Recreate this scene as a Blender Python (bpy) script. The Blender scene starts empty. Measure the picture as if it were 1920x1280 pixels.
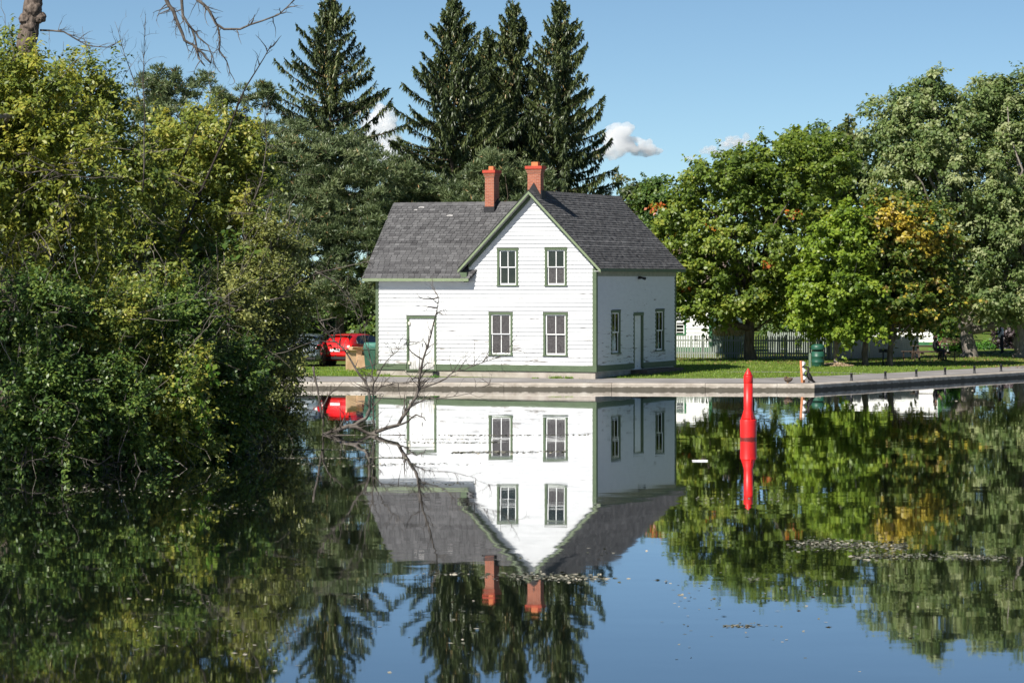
import bpy, bmesh, math, random
import numpy as np
from mathutils import Vector, Matrix, Quaternion

R = math.radians
scene = bpy.context.scene
COL = scene.collection

# ------------------------------------------------------------------ camera, sky, sun, exposure
FPX, CX, HY, CAMZ = 5850.0, 960.0, 525.0, 4.456      # focal length and horizon in photograph pixels, eye height
cam_d = bpy.data.cameras.new('camera')
cam = bpy.data.objects.new('camera', cam_d); COL.objects.link(cam)
cam.location = (0, 0, CAMZ); cam.rotation_euler = (R(90), 0, 0)
cam_d.sensor_width = 36; cam_d.lens = 36 * FPX / 1920
cam_d.shift_y = -(640 - HY) / 1920
cam_d.clip_start = 0.5; cam_d.clip_end = 30000
scene.camera = cam

SUN_EL, SUN_DIR = R(44.5), Vector((-0.66, -0.751, 0)).normalized()
world = bpy.data.worlds.new('World'); scene.world = world; world.use_nodes = True
wn = world.node_tree.nodes; wl = world.node_tree.links
wn.clear()
wo = wn.new('ShaderNodeOutputWorld'); wb = wn.new('ShaderNodeBackground'); sk = wn.new('ShaderNodeTexSky')
sk.sky_type = 'NISHITA'; sk.sun_disc = False; sk.sun_elevation = SUN_EL
sk.sun_rotation = math.atan2(SUN_DIR.x, SUN_DIR.y) % (2 * math.pi)
sk.altitude = 0; sk.air_density = 0.48; sk.dust_density = 0.0; sk.ozone_density = 1.6
wb.inputs['Strength'].default_value = 0.068
stint = wn.new('ShaderNodeMix'); stint.data_type = 'RGBA'; stint.blend_type = 'MULTIPLY'; stint.inputs[0].default_value = 1.0
stint.inputs[7].default_value = (0.89, 1.0, 0.97, 1)          # camera white balance: a touch cyan
wl.new(sk.outputs[0], stint.inputs[6]); wl.new(stint.outputs[2], wb.inputs[0]); wl.new(wb.outputs[0], wo.inputs[0])

sun_d = bpy.data.lights.new('sun', 'SUN'); sun_d.energy = 5.0; sun_d.angle = R(0.53); sun_d.color = (1.0, 0.95, 0.87)
sun = bpy.data.objects.new('sun', sun_d); COL.objects.link(sun)
sdir = Vector((SUN_DIR.x * math.cos(SUN_EL), SUN_DIR.y * math.cos(SUN_EL), math.sin(SUN_EL)))
sun.rotation_euler = (-sdir).to_track_quat('-Z', 'Y').to_euler(); sun.location = (-40, -40, 60)

vs = scene.view_settings
vs.view_transform = 'Standard'; vs.look = 'None'; vs.exposure = 0.62; vs.gamma = 1.0; vs.use_curve_mapping = False
scene.cycles.max_bounces = 6; scene.cycles.diffuse_bounces = 3; scene.cycles.glossy_bounces = 3
scene.cycles.transparent_max_bounces = 48
scene.cycles.sample_clamp_indirect = 6

# ------------------------------------------------------------------ places
def P(px, py, Y):
    return Vector(((px - CX) * Y / FPX, Y, CAMZ - (py - HY) * Y / FPX))

QA = Vector((12.2, 125.9))                              # quay corner
QL = Vector((-20.96, 2.2)).normalized()                 # along the front quay, leftwards
QR = Vector((11.3, 17.2)).normalized()                  # along the side quay, away
NL = Vector((-QL.y, QL.x)) * -1                         # inland normals
if NL.y < 0: NL = -NL
NR = Vector((-QR.y, QR.x))
def inland(x, y):
    d = Vector((x, y)) - QA
    return min(d.dot(NL), d.dot(NR))
def zfun(d):
    if d < 4: return 0.262 + 0.022 * max(d, 0)
    if d < 13: return 0.35 + 0.15 * (d - 4) / 9
    return 0.5
def gz(x, y): return zfun(inland(x, y))
def G(px, py, lift=0.0):
    z = 0.4
    for _ in range(12):
        Y = (CAMZ - z) * FPX / (py - HY)
        z = gz((px - CX) * Y / FPX, Y) + lift
    p = P(px, py, Y); p.z = z
    return p

# ------------------------------------------------------------------ helpers
def tag(o, label=None, cat=None, group=None, kind=None):
    if label: o['label'] = label
    if cat: o['category'] = cat
    if group: o['group'] = group
    if kind: o['kind'] = kind
    return o
def empty(name, loc=(0, 0, 0), rz=0.0):
    o = bpy.data.objects.new(name, None); COL.objects.link(o)
    o.location = loc; o.rotation_euler = (0, 0, rz); o.empty_display_size = 0.2
    return o
def link_mesh(name, me, parent=None, loc=None, rot=None):
    o = bpy.data.objects.new(name, me); COL.objects.link(o)
    if parent: o.parent = parent
    if loc is not None: o.location = loc
    if rot is not None: o.rotation_euler = rot
    return o
def copy_tree(o, parent=None):
    c = o.copy(); COL.objects.link(c); c.parent = parent
    for ch in list(o.children): copy_tree(ch, c)
    return c

class MB:
    def __init__(s): s.v = []; s.f = []; s.smooth = False
    def add(s, vs_, fs_):
        n = len(s.v); s.v += [tuple(v) for v in vs_]; s.f += [tuple(i + n for i in f) for f in fs_]
        return s
    def box(s, x0, x1, y0, y1, z0, z1):
        return s.add([(x0,y0,z0),(x1,y0,z0),(x1,y1,z0),(x0,y1,z0),(x0,y0,z1),(x1,y0,z1),(x1,y1,z1),(x0,y1,z1)],
                     [(0,3,2,1),(4,5,6,7),(0,1,5,4),(1,2,6,5),(2,3,7,6),(3,0,4,7)])
    def beam(s, a, b, w, h, up=(0,0,1)):
        a = Vector(a); b = Vector(b); d = (b - a).normalized(); up = Vector(up)
        r = d.cross(up)
        if r.length < 1e-4: r = d.cross(Vector((1, 0, 0)))
        r.normalize(); q = r.cross(d).normalized()
        vs_ = [p + r * (w/2 * i) + q * (h/2 * j) for p in (a, b) for (i, j) in ((-1,-1),(1,-1),(1,1),(-1,1))]
        return s.add(vs_, [(0,1,2,3),(7,6,5,4),(0,4,5,1),(1,5,6,2),(2,6,7,3),(3,7,4,0)])
    def prism(s, poly, axis, a, b):
        """poly: 2D outline; axis 'x' or 'y' or 'z' extruded from a to b"""
        def m(p, t):
            if axis == 'y': return (p[0], t, p[1])
            if axis == 'x': return (t, p[0], p[1])
            return (p[0], p[1], t)
        n = len(poly)
        vs_ = [m(p, a) for p in poly] + [m(p, b) for p in poly]
        fs_ = [tuple(range(n)), tuple(range(2*n-1, n-1, -1))] + [(i, i+n, (i+1) % n + n, (i+1) % n) for i in range(n)]
        return s.add(vs_, fs_)
    def slab(s, quad, thick):
        """quad of 3D points thickened along its normal downwards"""
        q = [Vector(p) for p in quad]; n = (q[1]-q[0]).cross(q[2]-q[0]).normalized()
        if n.z < 0: n = -n
        k = len(q)
        vs_ = q + [p - n * thick for p in q]
        fs_ = [tuple(range(k)), tuple(range(2*k-1, k-1, -1))] + [(i, i+k, (i+1) % k + k, (i+1) % k) for i in range(k)]
        return s.add(vs_, fs_)
    def tube(s, pts, rad, n=7, cap=True):
        pts = [Vector(p) for p in pts]
        if not hasattr(rad, '__len__'): rad = [rad] * len(pts)
        t0 = (pts[1] - pts[0]).normalized()
        ref = Vector((0, 0, 1)) if abs(t0.z) < 0.9 else Vector((1, 0, 0))
        x = t0.cross(ref).normalized(); base = len(s.v); vs_ = []
        for i, p in enumerate(pts):
            t = (pts[min(i+1, len(pts)-1)] - pts[max(i-1, 0)])
            t = t.normalized() if t.length > 1e-9 else t0
            x = (x - t * x.dot(t))
            x = x.normalized() if x.length > 1e-6 else t.orthogonal().normalized()
            y = t.cross(x)
            for k in range(n):
                a = 2 * math.pi * k / n
                vs_.append(p + (x * math.cos(a) + y * math.sin(a)) * rad[i])
        fs_ = []
        for i in range(len(pts) - 1):
            for k in range(n):
                fs_.append((i*n+k, i*n+(k+1) % n, (i+1)*n+(k+1) % n, (i+1)*n+k))
        if cap:
            fs_.append(tuple(range(n-1, -1, -1))); m = (len(pts)-1)*n; fs_.append(tuple(range(m, m+n)))
        return s.add(vs_, fs_)
    def lathe(s, prof, n=24, c=(0, 0, 0)):
        vs_ = []; c = Vector(c)
        for (r, z) in prof:
            for k in range(n):
                a = 2*math.pi*k/n; vs_.append(c + Vector((r*math.cos(a), r*math.sin(a), z)))
        fs_ = [(i*n+k, i*n+(k+1) % n, (i+1)*n+(k+1) % n, (i+1)*n+k) for i in range(len(prof)-1) for k in range(n)]
        fs_.append(tuple(range(n-1, -1, -1))); m = (len(prof)-1)*n; fs_.append(tuple(range(m, m+n)))
        return s.add(vs_, fs_)
    def ball(s, c, r, nu=10, nv=7):
        c = Vector(c); r = Vector(r) if hasattr(r, '__len__') else Vector((r, r, r)); vs_ = []; fs_ = []
        for j in range(nv + 1):
            th = math.pi * j / nv
            for k in range(nu):
                a = 2*math.pi*k/nu
                vs_.append(c + Vector((r.x*math.sin(th)*math.cos(a), r.y*math.sin(th)*math.sin(a), r.z*math.cos(th))))
        for j in range(nv):
            for k in range(nu):
                fs_.append((j*nu+k, (j+1)*nu+k, (j+1)*nu+(k+1) % nu, j*nu+(k+1) % nu))
        return s.add(vs_, fs_)
    def mesh(s, name, mat=None, smooth=False):
        me = bpy.data.meshes.new(name); me.from_pydata(s.v, [], s.f)
        if mat: me.materials.append(mat)
        if smooth: me.polygons.foreach_set('use_smooth', [True] * len(me.polygons))
        me.update(); return me
    def build(s, name, mat, parent=None, smooth=False, loc=None, rot=None, bevel=0):
        o = link_mesh(name, s.mesh(name, mat, smooth), parent, loc, rot)
        if bevel:
            b = o.modifiers.new('bevel', 'BEVEL'); b.width = bevel; b.segments = 2; b.limit_method = 'ANGLE'
        return o

# ------------------------------------------------------------------ materials
def newmat(name):
    m = bpy.data.materials.new(name); m.use_nodes = True
    nt = m.node_tree; b = nt.nodes['Principled BSDF']
    return m, nt, b
def ramp(nt, stops, interp='LINEAR'):
    r = nt.nodes.new('ShaderNodeValToRGB'); r.color_ramp.interpolation = interp
    el = r.color_ramp.elements
    while len(el) > 1: el.remove(el[-1])
    el[0].position = stops[0][0]; el[0].color = (*stops[0][1], 1)
    for p, c in stops[1:]:
        e = el.new(p); e.color = (*c, 1)
    return r
def coords(nt, scale=(1, 1, 1), kind='Object'):
    tc = nt.nodes.new('ShaderNodeTexCoord'); mp = nt.nodes.new('ShaderNodeMapping')
    mp.inputs['Scale'].default_value = scale
    nt.links.new(tc.outputs[kind], mp.inputs['Vector']); return mp
def noise(nt, vec, scale=5, detail=4, rough=0.55):
    n = nt.nodes.new('ShaderNodeTexNoise'); n.inputs['Scale'].default_value = scale
    n.inputs['Detail'].default_value = detail; n.inputs['Roughness'].default_value = rough
    if vec is not None: nt.links.new(vec.outputs[0], n.inputs['Vector'])
    return n
def bump(nt, b, src, strength=0.3, dist=0.01):
    bm = nt.nodes.new('ShaderNodeBump'); bm.inputs['Strength'].default_value = strength
    bm.inputs['Distance'].default_value = dist
    nt.links.new(src, bm.inputs['Height']); nt.links.new(bm.outputs[0], b.inputs['Normal'])
def simple(name, c1, c2=None, scale=4, rough=0.6, spec=0.3, metal=0.0, bmp=0.0, stretch=(1, 1, 1), bdist=0.01):
    m, nt, b = newmat(name)
    b.inputs['Roughness'].default_value = rough; b.inputs['Specular IOR Level'].default_value = spec
    b.inputs['Metallic'].default_value = metal
    if c2 is None:
        c2 = tuple(min(1, c * 1.18 + 0.004) for c in c1); c1 = tuple(c * 0.86 for c in c1)
    v = coords(nt, stretch); n = noise(nt, v, scale, 5)
    r = ramp(nt, [(0.3, c1), (0.7, c2)]); nt.links.new(n.outputs[0], r.inputs[0])
    nt.links.new(r.outputs[0], b.inputs['Base Color'])
    if bmp: bump(nt, b, n.outputs[0], bmp, bdist)
    return m
def mixrgb(nt, fac, a, b):
    x = nt.nodes.new('ShaderNodeMix'); x.data_type = 'RGBA'
    for sock, val in ((x.inputs[0], fac), (x.inputs[6], a), (x.inputs[7], b)):
        if isinstance(val, (tuple, list)): sock.default_value = (*val, 1) if len(val) == 3 else val
        elif isinstance(val, (int, float)): sock.default_value = val
        else: nt.links.new(val, sock)
    return x.outputs[2]
def math_(nt, op, a, b=None):
    x = nt.nodes.new('ShaderNodeMath'); x.operation = op
    for i, val in enumerate((a, b)):
        if val is None: continue
        if isinstance(val, (int, float)): x.inputs[i].default_value = val
        else: nt.links.new(val, x.inputs[i])
    return x.outputs[0]

def paint_mat(name, paint, wood, thresh=0.66, low=0.8):
    """old house paint that peels off in horizontal flakes, more of it near the ground"""
    m, nt, b = newmat(name); b.inputs['Roughness'].default_value = 0.55; b.inputs['Specular IOR Level'].default_value = 0.25
    v = coords(nt, (0.55, 0.55, 5.5)); n = noise(nt, v, 1.7, 7, 0.62)
    v2 = coords(nt, (2.2, 2.2, 16)); n2 = noise(nt, v2, 2.0, 6, 0.65)
    geo = nt.nodes.new('ShaderNodeTexCoord'); sep = nt.nodes.new('ShaderNodeSeparateXYZ'); nt.links.new(geo.outputs['Object'], sep.inputs[0])
    mr = nt.nodes.new('ShaderNodeMapRange'); nt.links.new(sep.outputs[2], mr.inputs[0])
    mr.inputs[1].default_value = 0.8; mr.inputs[2].default_value = 4.2; mr.inputs[3].default_value = 0.055; mr.inputs[4].default_value = -0.03
    s = math_(nt, 'ADD', math_(nt, 'ADD', math_(nt, 'MULTIPLY', n.outputs[0], 0.74), math_(nt, 'MULTIPLY', n2.outputs[0], 0.26)), mr.outputs[0])
    r = ramp(nt, [(thresh, (0, 0, 0)), (thresh + 0.02, (1, 1, 1))]); nt.links.new(s, r.inputs[0])
    v3 = coords(nt, (1, 1, 3)); n3 = noise(nt, v3, 2.5, 4)
    dirty = ramp(nt, [(0.3, tuple(c * low for c in paint)), (0.6, paint)]); nt.links.new(n3.outputs[0], dirty.inputs[0])
    v4 = coords(nt, (3, 3, 40)); n4 = noise(nt, v4, 4, 4)
    wd = ramp(nt, [(0.3, tuple(c * 0.6 for c in wood)), (0.7, wood)]); nt.links.new(n4.outputs[0], wd.inputs[0])
    nt.links.new(mixrgb(nt, r.outputs[0], dirty.outputs[0], wd.outputs[0]), b.inputs['Base Color'])
    inv = math_(nt, 'SUBTRACT', 1.0, r.outputs[0]); bump(nt, b, inv, 0.5, 0.003)
    return m

def leaf_mat(name, stops, trans=0.4, rough=0.42, spec=0.4, warm=(1.25, 1.15, 0.55), gain=1.95):
    m, nt, b = newmat(name); b.inputs['Roughness'].default_value = rough; b.inputs['Specular IOR Level'].default_value = spec
    at = nt.nodes.new('ShaderNodeAttribute'); at.attribute_name = 'tint'
    r = ramp(nt, [(p, tuple(min(0.6, v*gain) for v in c)) for p, c in stops]); nt.links.new(at.outputs['Fac'], r.inputs[0])
    nt.links.new(r.outputs[0], b.inputs['Base Color'])
    tr = nt.nodes.new('ShaderNodeBsdfTranslucent')
    mul = nt.nodes.new('ShaderNodeMix'); mul.data_type = 'RGBA'; mul.blend_type = 'MULTIPLY'; mul.inputs[0].default_value = 1
    nt.links.new(r.outputs[0], mul.inputs[6]); mul.inputs[7].default_value = (*warm, 1)
    nt.links.new(mul.outputs[2], tr.inputs['Color'])
    mx = nt.nodes.new('ShaderNodeMixShader'); mx.inputs[0].default_value = trans
    nt.links.new(b.outputs[0], mx.inputs[1]); nt.links.new(tr.outputs[0], mx.inputs[2])
    nt.links.new(mx.outputs[0], nt.nodes['Material Output'].inputs['Surface'])
    return m
def tint_mat(name, stops, rough=0.85, spec=0.15, nscale=8, amt=0.35):
    m, nt, b = newmat(name); b.inputs['Roughness'].default_value = rough; b.inputs['Specular IOR Level'].default_value = spec
    at = nt.nodes.new('ShaderNodeAttribute'); at.attribute_name = 'tint'
    v = coords(nt); n = noise(nt, v, nscale, 4)
    s = math_(nt, 'ADD', at.outputs['Fac'], math_(nt, 'MULTIPLY', math_(nt, 'SUBTRACT', n.outputs[0], 0.5), amt))
    r = ramp(nt, stops); nt.links.new(s, r.inputs[0]); nt.links.new(r.outputs[0], b.inputs['Base Color'])
    return m

M = {}
M['white'] = paint_mat('white_paint', (0.62, 0.63, 0.635), (0.30, 0.28, 0.26), 0.603, 0.93)
M['white_door'] = paint_mat('white_door_paint', (0.70, 0.70, 0.69), (0.36, 0.34, 0.31), 0.612, 0.90)
def door_mat():
    m, nt, b = newmat('weathered_door_paint'); b.inputs['Roughness'].default_value = 0.6; b.inputs['Specular IOR Level'].default_value = 0.2
    v = coords(nt, (14, 14, 0.9)); n = noise(nt, v, 1.6, 6, 0.65); v2 = coords(nt, (40, 40, 3)); n2 = noise(nt, v2, 1.0, 4)
    tc = nt.nodes.new('ShaderNodeTexCoord'); sp = nt.nodes.new('ShaderNodeSeparateXYZ'); nt.links.new(tc.outputs['Object'], sp.inputs[0])
    mr = nt.nodes.new('ShaderNodeMapRange'); nt.links.new(sp.outputs[2], mr.inputs[0])
    mr.inputs[1].default_value = 0.7; mr.inputs[2].default_value = 1.5; mr.inputs[3].default_value = 0.14; mr.inputs[4].default_value = -0.05
    r = ramp(nt, [(0.56, (0, 0, 0)), (0.64, (1, 1, 1))]); nt.links.new(math_(nt, 'ADD', n.outputs[0], mr.outputs[0]), r.inputs[0])
    pt = ramp(nt, [(0.3, (0.60, 0.60, 0.59)), (0.65, (0.72, 0.72, 0.71))]); nt.links.new(n2.outputs[0], pt.inputs[0])
    nt.links.new(mixrgb(nt, math_(nt, 'MULTIPLY', r.outputs[0], 0.8), pt.outputs[0], (0.30, 0.28, 0.26)), b.inputs['Base Color'])
    return m
M['old_door'] = door_mat()
M['sash'] = simple('sash_paint', (0.72, 0.73, 0.72), (0.82, 0.82, 0.80), 9, 0.5)
M['green'] = paint_mat('green_trim', (0.098, 0.135, 0.078), (0.30, 0.33, 0.22), 0.70, 0.82)
M['green_light'] = simple('green_fascia', (0.165, 0.21, 0.12), (0.22, 0.27, 0.16), 6, 0.55)
M['soffit'] = simple('soffit_wood', (0.34, 0.34, 0.33), (0.46, 0.46, 0.44), 6, 0.7)
M['roofdeck'] = simple('roof_felt', (0.022, 0.022, 0.024), None, 6, 0.9)
M['shingle'] = tint_mat('asphalt_shingle', [(0.0, (0.036, 0.035, 0.037)), (0.5, (0.095, 0.094, 0.096)), (1.0, (0.18, 0.178, 0.18))], 0.9, 0.12, 3.0, 0.55)
M['flashing'] = simple('flashing', (0.018, 0.018, 0.020), None, 8, 0.6)
M['glass_dark'] = simple('pane_dark', (0.010, 0.012, 0.009), (0.022, 0.024, 0.017), 3, 0.06, 0.6)
M['glass_dust'] = simple('pane_dusty', (0.045, 0.040, 0.040), (0.095, 0.088, 0.086), 14, 0.25, 0.4)
M['concrete'] = simple('foundation_concrete', (0.30, 0.26, 0.22), (0.46, 0.42, 0.37), 2.2, 0.85, 0.15, bmp=0.3)
M['black'] = simple('black_iron', (0.012, 0.012, 0.014), None, 5, 0.45, 0.4)

def brick_mat():
    m, nt, b = newmat('chimney_brick'); b.inputs['Roughness'].default_value = 0.8; b.inputs['Specular IOR Level'].default_value = 0.2
    tc = nt.nodes.new('ShaderNodeTexCoord'); sp = nt.nodes.new('ShaderNodeSeparateXYZ'); nt.links.new(tc.outputs['Object'], sp.inputs[0])
    cb = nt.nodes.new('ShaderNodeCombineXYZ'); nt.links.new(math_(nt, 'ADD', sp.outputs[0], sp.outputs[1]), cb.inputs[0]); nt.links.new(sp.outputs[2], cb.inputs[1])
    br = nt.nodes.new('ShaderNodeTexBrick'); nt.links.new(cb.outputs[0], br.inputs['Vector'])
    br.inputs['Color1'].default_value = (0.37, 0.125, 0.07, 1); br.inputs['Color2'].default_value = (0.27, 0.088, 0.052, 1)
    br.inputs['Mortar'].default_value = (0.36, 0.23, 0.18, 1); br.inputs['Scale'].default_value = 1.0
    br.inputs['Mortar Size'].default_value = 0.006; br.inputs['Brick Width'].default_value = 0.2; br.inputs['Row Height'].default_value = 0.068
    nt.links.new(br.outputs[0], b.inputs['Base Color']); bump(nt, b, br.outputs['Fac'], -0.4, 0.006)
    return m
M['brick'] = brick_mat()
M['cap_red'] = simple('red_chimney_cap', (0.40, 0.045, 0.026), (0.46, 0.068, 0.034), 6, 0.6)
M['pot'] = simple('orange_flue', (0.50, 0.16, 0.055), (0.56, 0.20, 0.08), 6, 0.7)

# bark and leaves
M['bark'] = simple('bark', (0.060, 0.048, 0.038), (0.150, 0.125, 0.10), 3, 0.9, 0.1, bmp=0.7, stretch=(3, 3, 0.8), bdist=0.03)
M['bark_grey'] = simple('grey_bark', (0.11, 0.095, 0.08), (0.29, 0.26, 0.225), 4, 0.9, 0.1, bmp=0.9, stretch=(3, 3, 0.9), bdist=0.03)
M['bark_old'] = simple('old_brown_bark', (0.055, 0.042, 0.034), (0.20, 0.16, 0.132), 5, 0.9, 0.1, bmp=0.9, stretch=(3, 3, 0.8), bdist=0.04)
M['bark_pine'] = simple('pine_bark', (0.075, 0.055, 0.045), (0.19, 0.145, 0.115), 3, 0.9, 0.1, bmp=0.6, stretch=(3, 3, 0.8), bdist=0.03)
M['deadwood'] = simple('dead_wood', (0.026, 0.021, 0.018), (0.19, 0.168, 0.148), 2.2, 0.85, 0.1, bmp=0.5, stretch=(1.5, 1.5, 1.5))
M['twig'] = simple('twig_bark', (0.09, 0.078, 0.064), (0.26, 0.23, 0.20), 2, 0.85, 0.1)
M['stem_dark'] = simple('dark_stem', (0.016, 0.013, 0.011), (0.06, 0.05, 0.043), 2, 0.85, 0.1)
M['leaf_maple'] = leaf_mat('maple_leaf', [(0, (0.022, 0.042, 0.007)), (0.45, (0.066, 0.100, 0.014)), (0.8, (0.115, 0.150, 0.022)), (0.93, (0.17, 0.18, 0.03)), (1.0, (0.24, 0.06, 0.012))])
M['leaf_bright'] = leaf_mat('bright_maple_leaf', [(0, (0.028, 0.054, 0.006)), (0.5, (0.095, 0.145, 0.014)), (1.0, (0.165, 0.200, 0.026))])
M['leaf_turn'] = leaf_mat('turning_maple_leaf', [(0, (0.016, 0.038, 0.007)), (0.45, (0.060, 0.090, 0.014)), (0.64, (0.10, 0.115, 0.022)), (0.71, (0.135, 0.095, 0.04)), (0.78, (0.21, 0.17, 0.02)), (1.0, (0.29, 0.225, 0.03))])
M['leaf_silver'] = leaf_mat('silver_maple_leaf', [(0, (0.026, 0.046, 0.014)), (0.45, (0.075, 0.110, 0.034)), (0.75, (0.125, 0.155, 0.06)), (1.0, (0.20, 0.22, 0.115))], rough=0.5, spec=0.3)
M['leaf_back'] = leaf_mat('far_leaf', [(0, (0.018, 0.030, 0.010)), (0.5, (0.045, 0.065, 0.018)), (0.85, (0.085, 0.085, 0.03)), (1, (0.19, 0.14, 0.05))])
M['leaf_ash'] = leaf_mat('yellow_green_leaf', [(0, (0.026, 0.046, 0.009)), (0.4, (0.092, 0.118, 0.018)), (0.75, (0.19, 0.195, 0.03)), (0.95, (0.27, 0.24, 0.05)), (1, (0.28, 0.13, 0.04))], trans=0.38)
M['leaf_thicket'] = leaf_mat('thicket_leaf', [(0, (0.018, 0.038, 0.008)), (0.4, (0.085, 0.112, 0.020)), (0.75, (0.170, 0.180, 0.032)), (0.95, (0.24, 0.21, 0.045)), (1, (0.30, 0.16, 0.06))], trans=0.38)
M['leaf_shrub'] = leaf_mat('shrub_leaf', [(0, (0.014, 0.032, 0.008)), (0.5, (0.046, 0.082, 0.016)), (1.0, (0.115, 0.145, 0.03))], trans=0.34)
M['leaf_small'] = leaf_mat('small_olive_leaf', [(0, (0.028, 0.038, 0.011)), (0.5, (0.092, 0.106, 0.028)), (1.0, (0.19, 0.19, 0.055))], trans=0.3)
M['leaf_vine'] = leaf_mat('vine_leaf', [(0, (0.030, 0.075, 0.010)), (0.6, (0.075, 0.140, 0.018)), (1.0, (0.15, 0.20, 0.03))], trans=0.4)
M['leaf_sumac'] = leaf_mat('sumac_leaf', [(0, (0.022, 0.070, 0.010)), (0.6, (0.060, 0.150, 0.020)), (1.0, (0.11, 0.20, 0.03))], trans=0.4)
M['spruce'] = leaf_mat('spruce_needle', [(0, (0.014, 0.022, 0.008)), (0.5, (0.038, 0.052, 0.018)), (0.9, (0.074, 0.088, 0.028)), (1.0, (0.20, 0.14, 0.06))], trans=0.12, warm=(1, 1, 0.7))
M['pine'] = leaf_mat('pine_needle', [(0, (0.022, 0.036, 0.016)), (0.5, (0.066, 0.088, 0.038)), (0.93, (0.120, 0.140, 0.066)), (1.0, (0.26, 0.17, 0.08))], trans=0.2, warm=(1, 1, 0.7))
M['grass_leaf'] = leaf_mat('grass_blade', [(0, (0.050, 0.100, 0.012)), (0.6, (0.105, 0.165, 0.022)), (1.0, (0.20, 0.22, 0.05))], trans=0.35)
M['plume'] = leaf_mat('dry_plume', [(0, (0.22, 0.14, 0.06)), (1.0, (0.50, 0.34, 0.17))], trans=0.4, warm=(1, 1, 0.9))
M['chip'] = leaf_mat('wood_chip', [(0, (0.14, 0.075, 0.045)), (1.0, (0.42, 0.27, 0.18))], trans=0.0)
M['litter'] = leaf_mat('leaf_litter', [(0, (0.05, 0.035, 0.02)), (1.0, (0.22, 0.14, 0.07))], trans=0.1)

# ------------------------------------------------------------------ foliage in bulk (numpy)
def unit(a): return a / np.maximum(np.linalg.norm(a, axis=1, keepdims=True), 1e-9)
def leaf_mesh(name, base, axis, nrm, length, width, tint, mat, fold=0.18, belly=0.5):
    """one folded rhombus for each leaf"""
    n = len(base)
    a = unit(axis); b = unit(np.cross(nrm, a)); q = np.cross(a, b)
    L = np.asarray(length).reshape(-1, 1) * np.ones((n, 1)); W = np.asarray(width).reshape(-1, 1) * np.ones((n, 1))
    v = np.empty((n, 4, 3), np.float32)
    v[:, 0] = base; v[:, 1] = base + a*L*belly + b*W*0.5 + q*W*fold
    v[:, 2] = base + a*L; v[:, 3] = base + a*L*belly - b*W*0.5 + q*W*fold
    me = bpy.data.meshes.new(name)
    me.vertices.add(n*4); me.vertices.foreach_set('co', v.ravel())
    me.loops.add(n*4); me.loops.foreach_set('vertex_index', np.arange(n*4, dtype=np.int32))
    me.polygons.add(n); me.polygons.foreach_set('loop_start', np.arange(0, n*4, 4, dtype=np.int32))
    me.update(calc_edges=True)
    at = me.attributes.new('tint', 'FLOAT', 'FACE'); at.data.foreach_set('value', np.clip(tint, 0, 1).astype(np.float32))
    me.materials.append(mat)
    return me
def blob(px, py, rx, ry, Y, rd=None):
    """an ellipsoid of foliage given where it stands: centre, half width and half height, distance, half depth (m)"""
    c = P(px, py, Y); s = Y / FPX
    return (np.array(c), np.array((rx*s, rd if rd else rx*s, ry*s)))
def clumps(rng, blobs, n, shell=2.4):
    vol = np.array([(b[1][0]*b[1][1]*b[1][2]) ** 0.7 for b in blobs]); which = rng.choice(len(blobs), n, p=vol/vol.sum())
    d = unit(rng.normal(size=(n, 3))); r = rng.random((n, 1)) ** (1/shell)
    cs = np.array([b[0] for b in blobs])[which]; rs = np.array([b[1] for b in blobs])[which]
    return cs + d * r * rs, d
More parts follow.
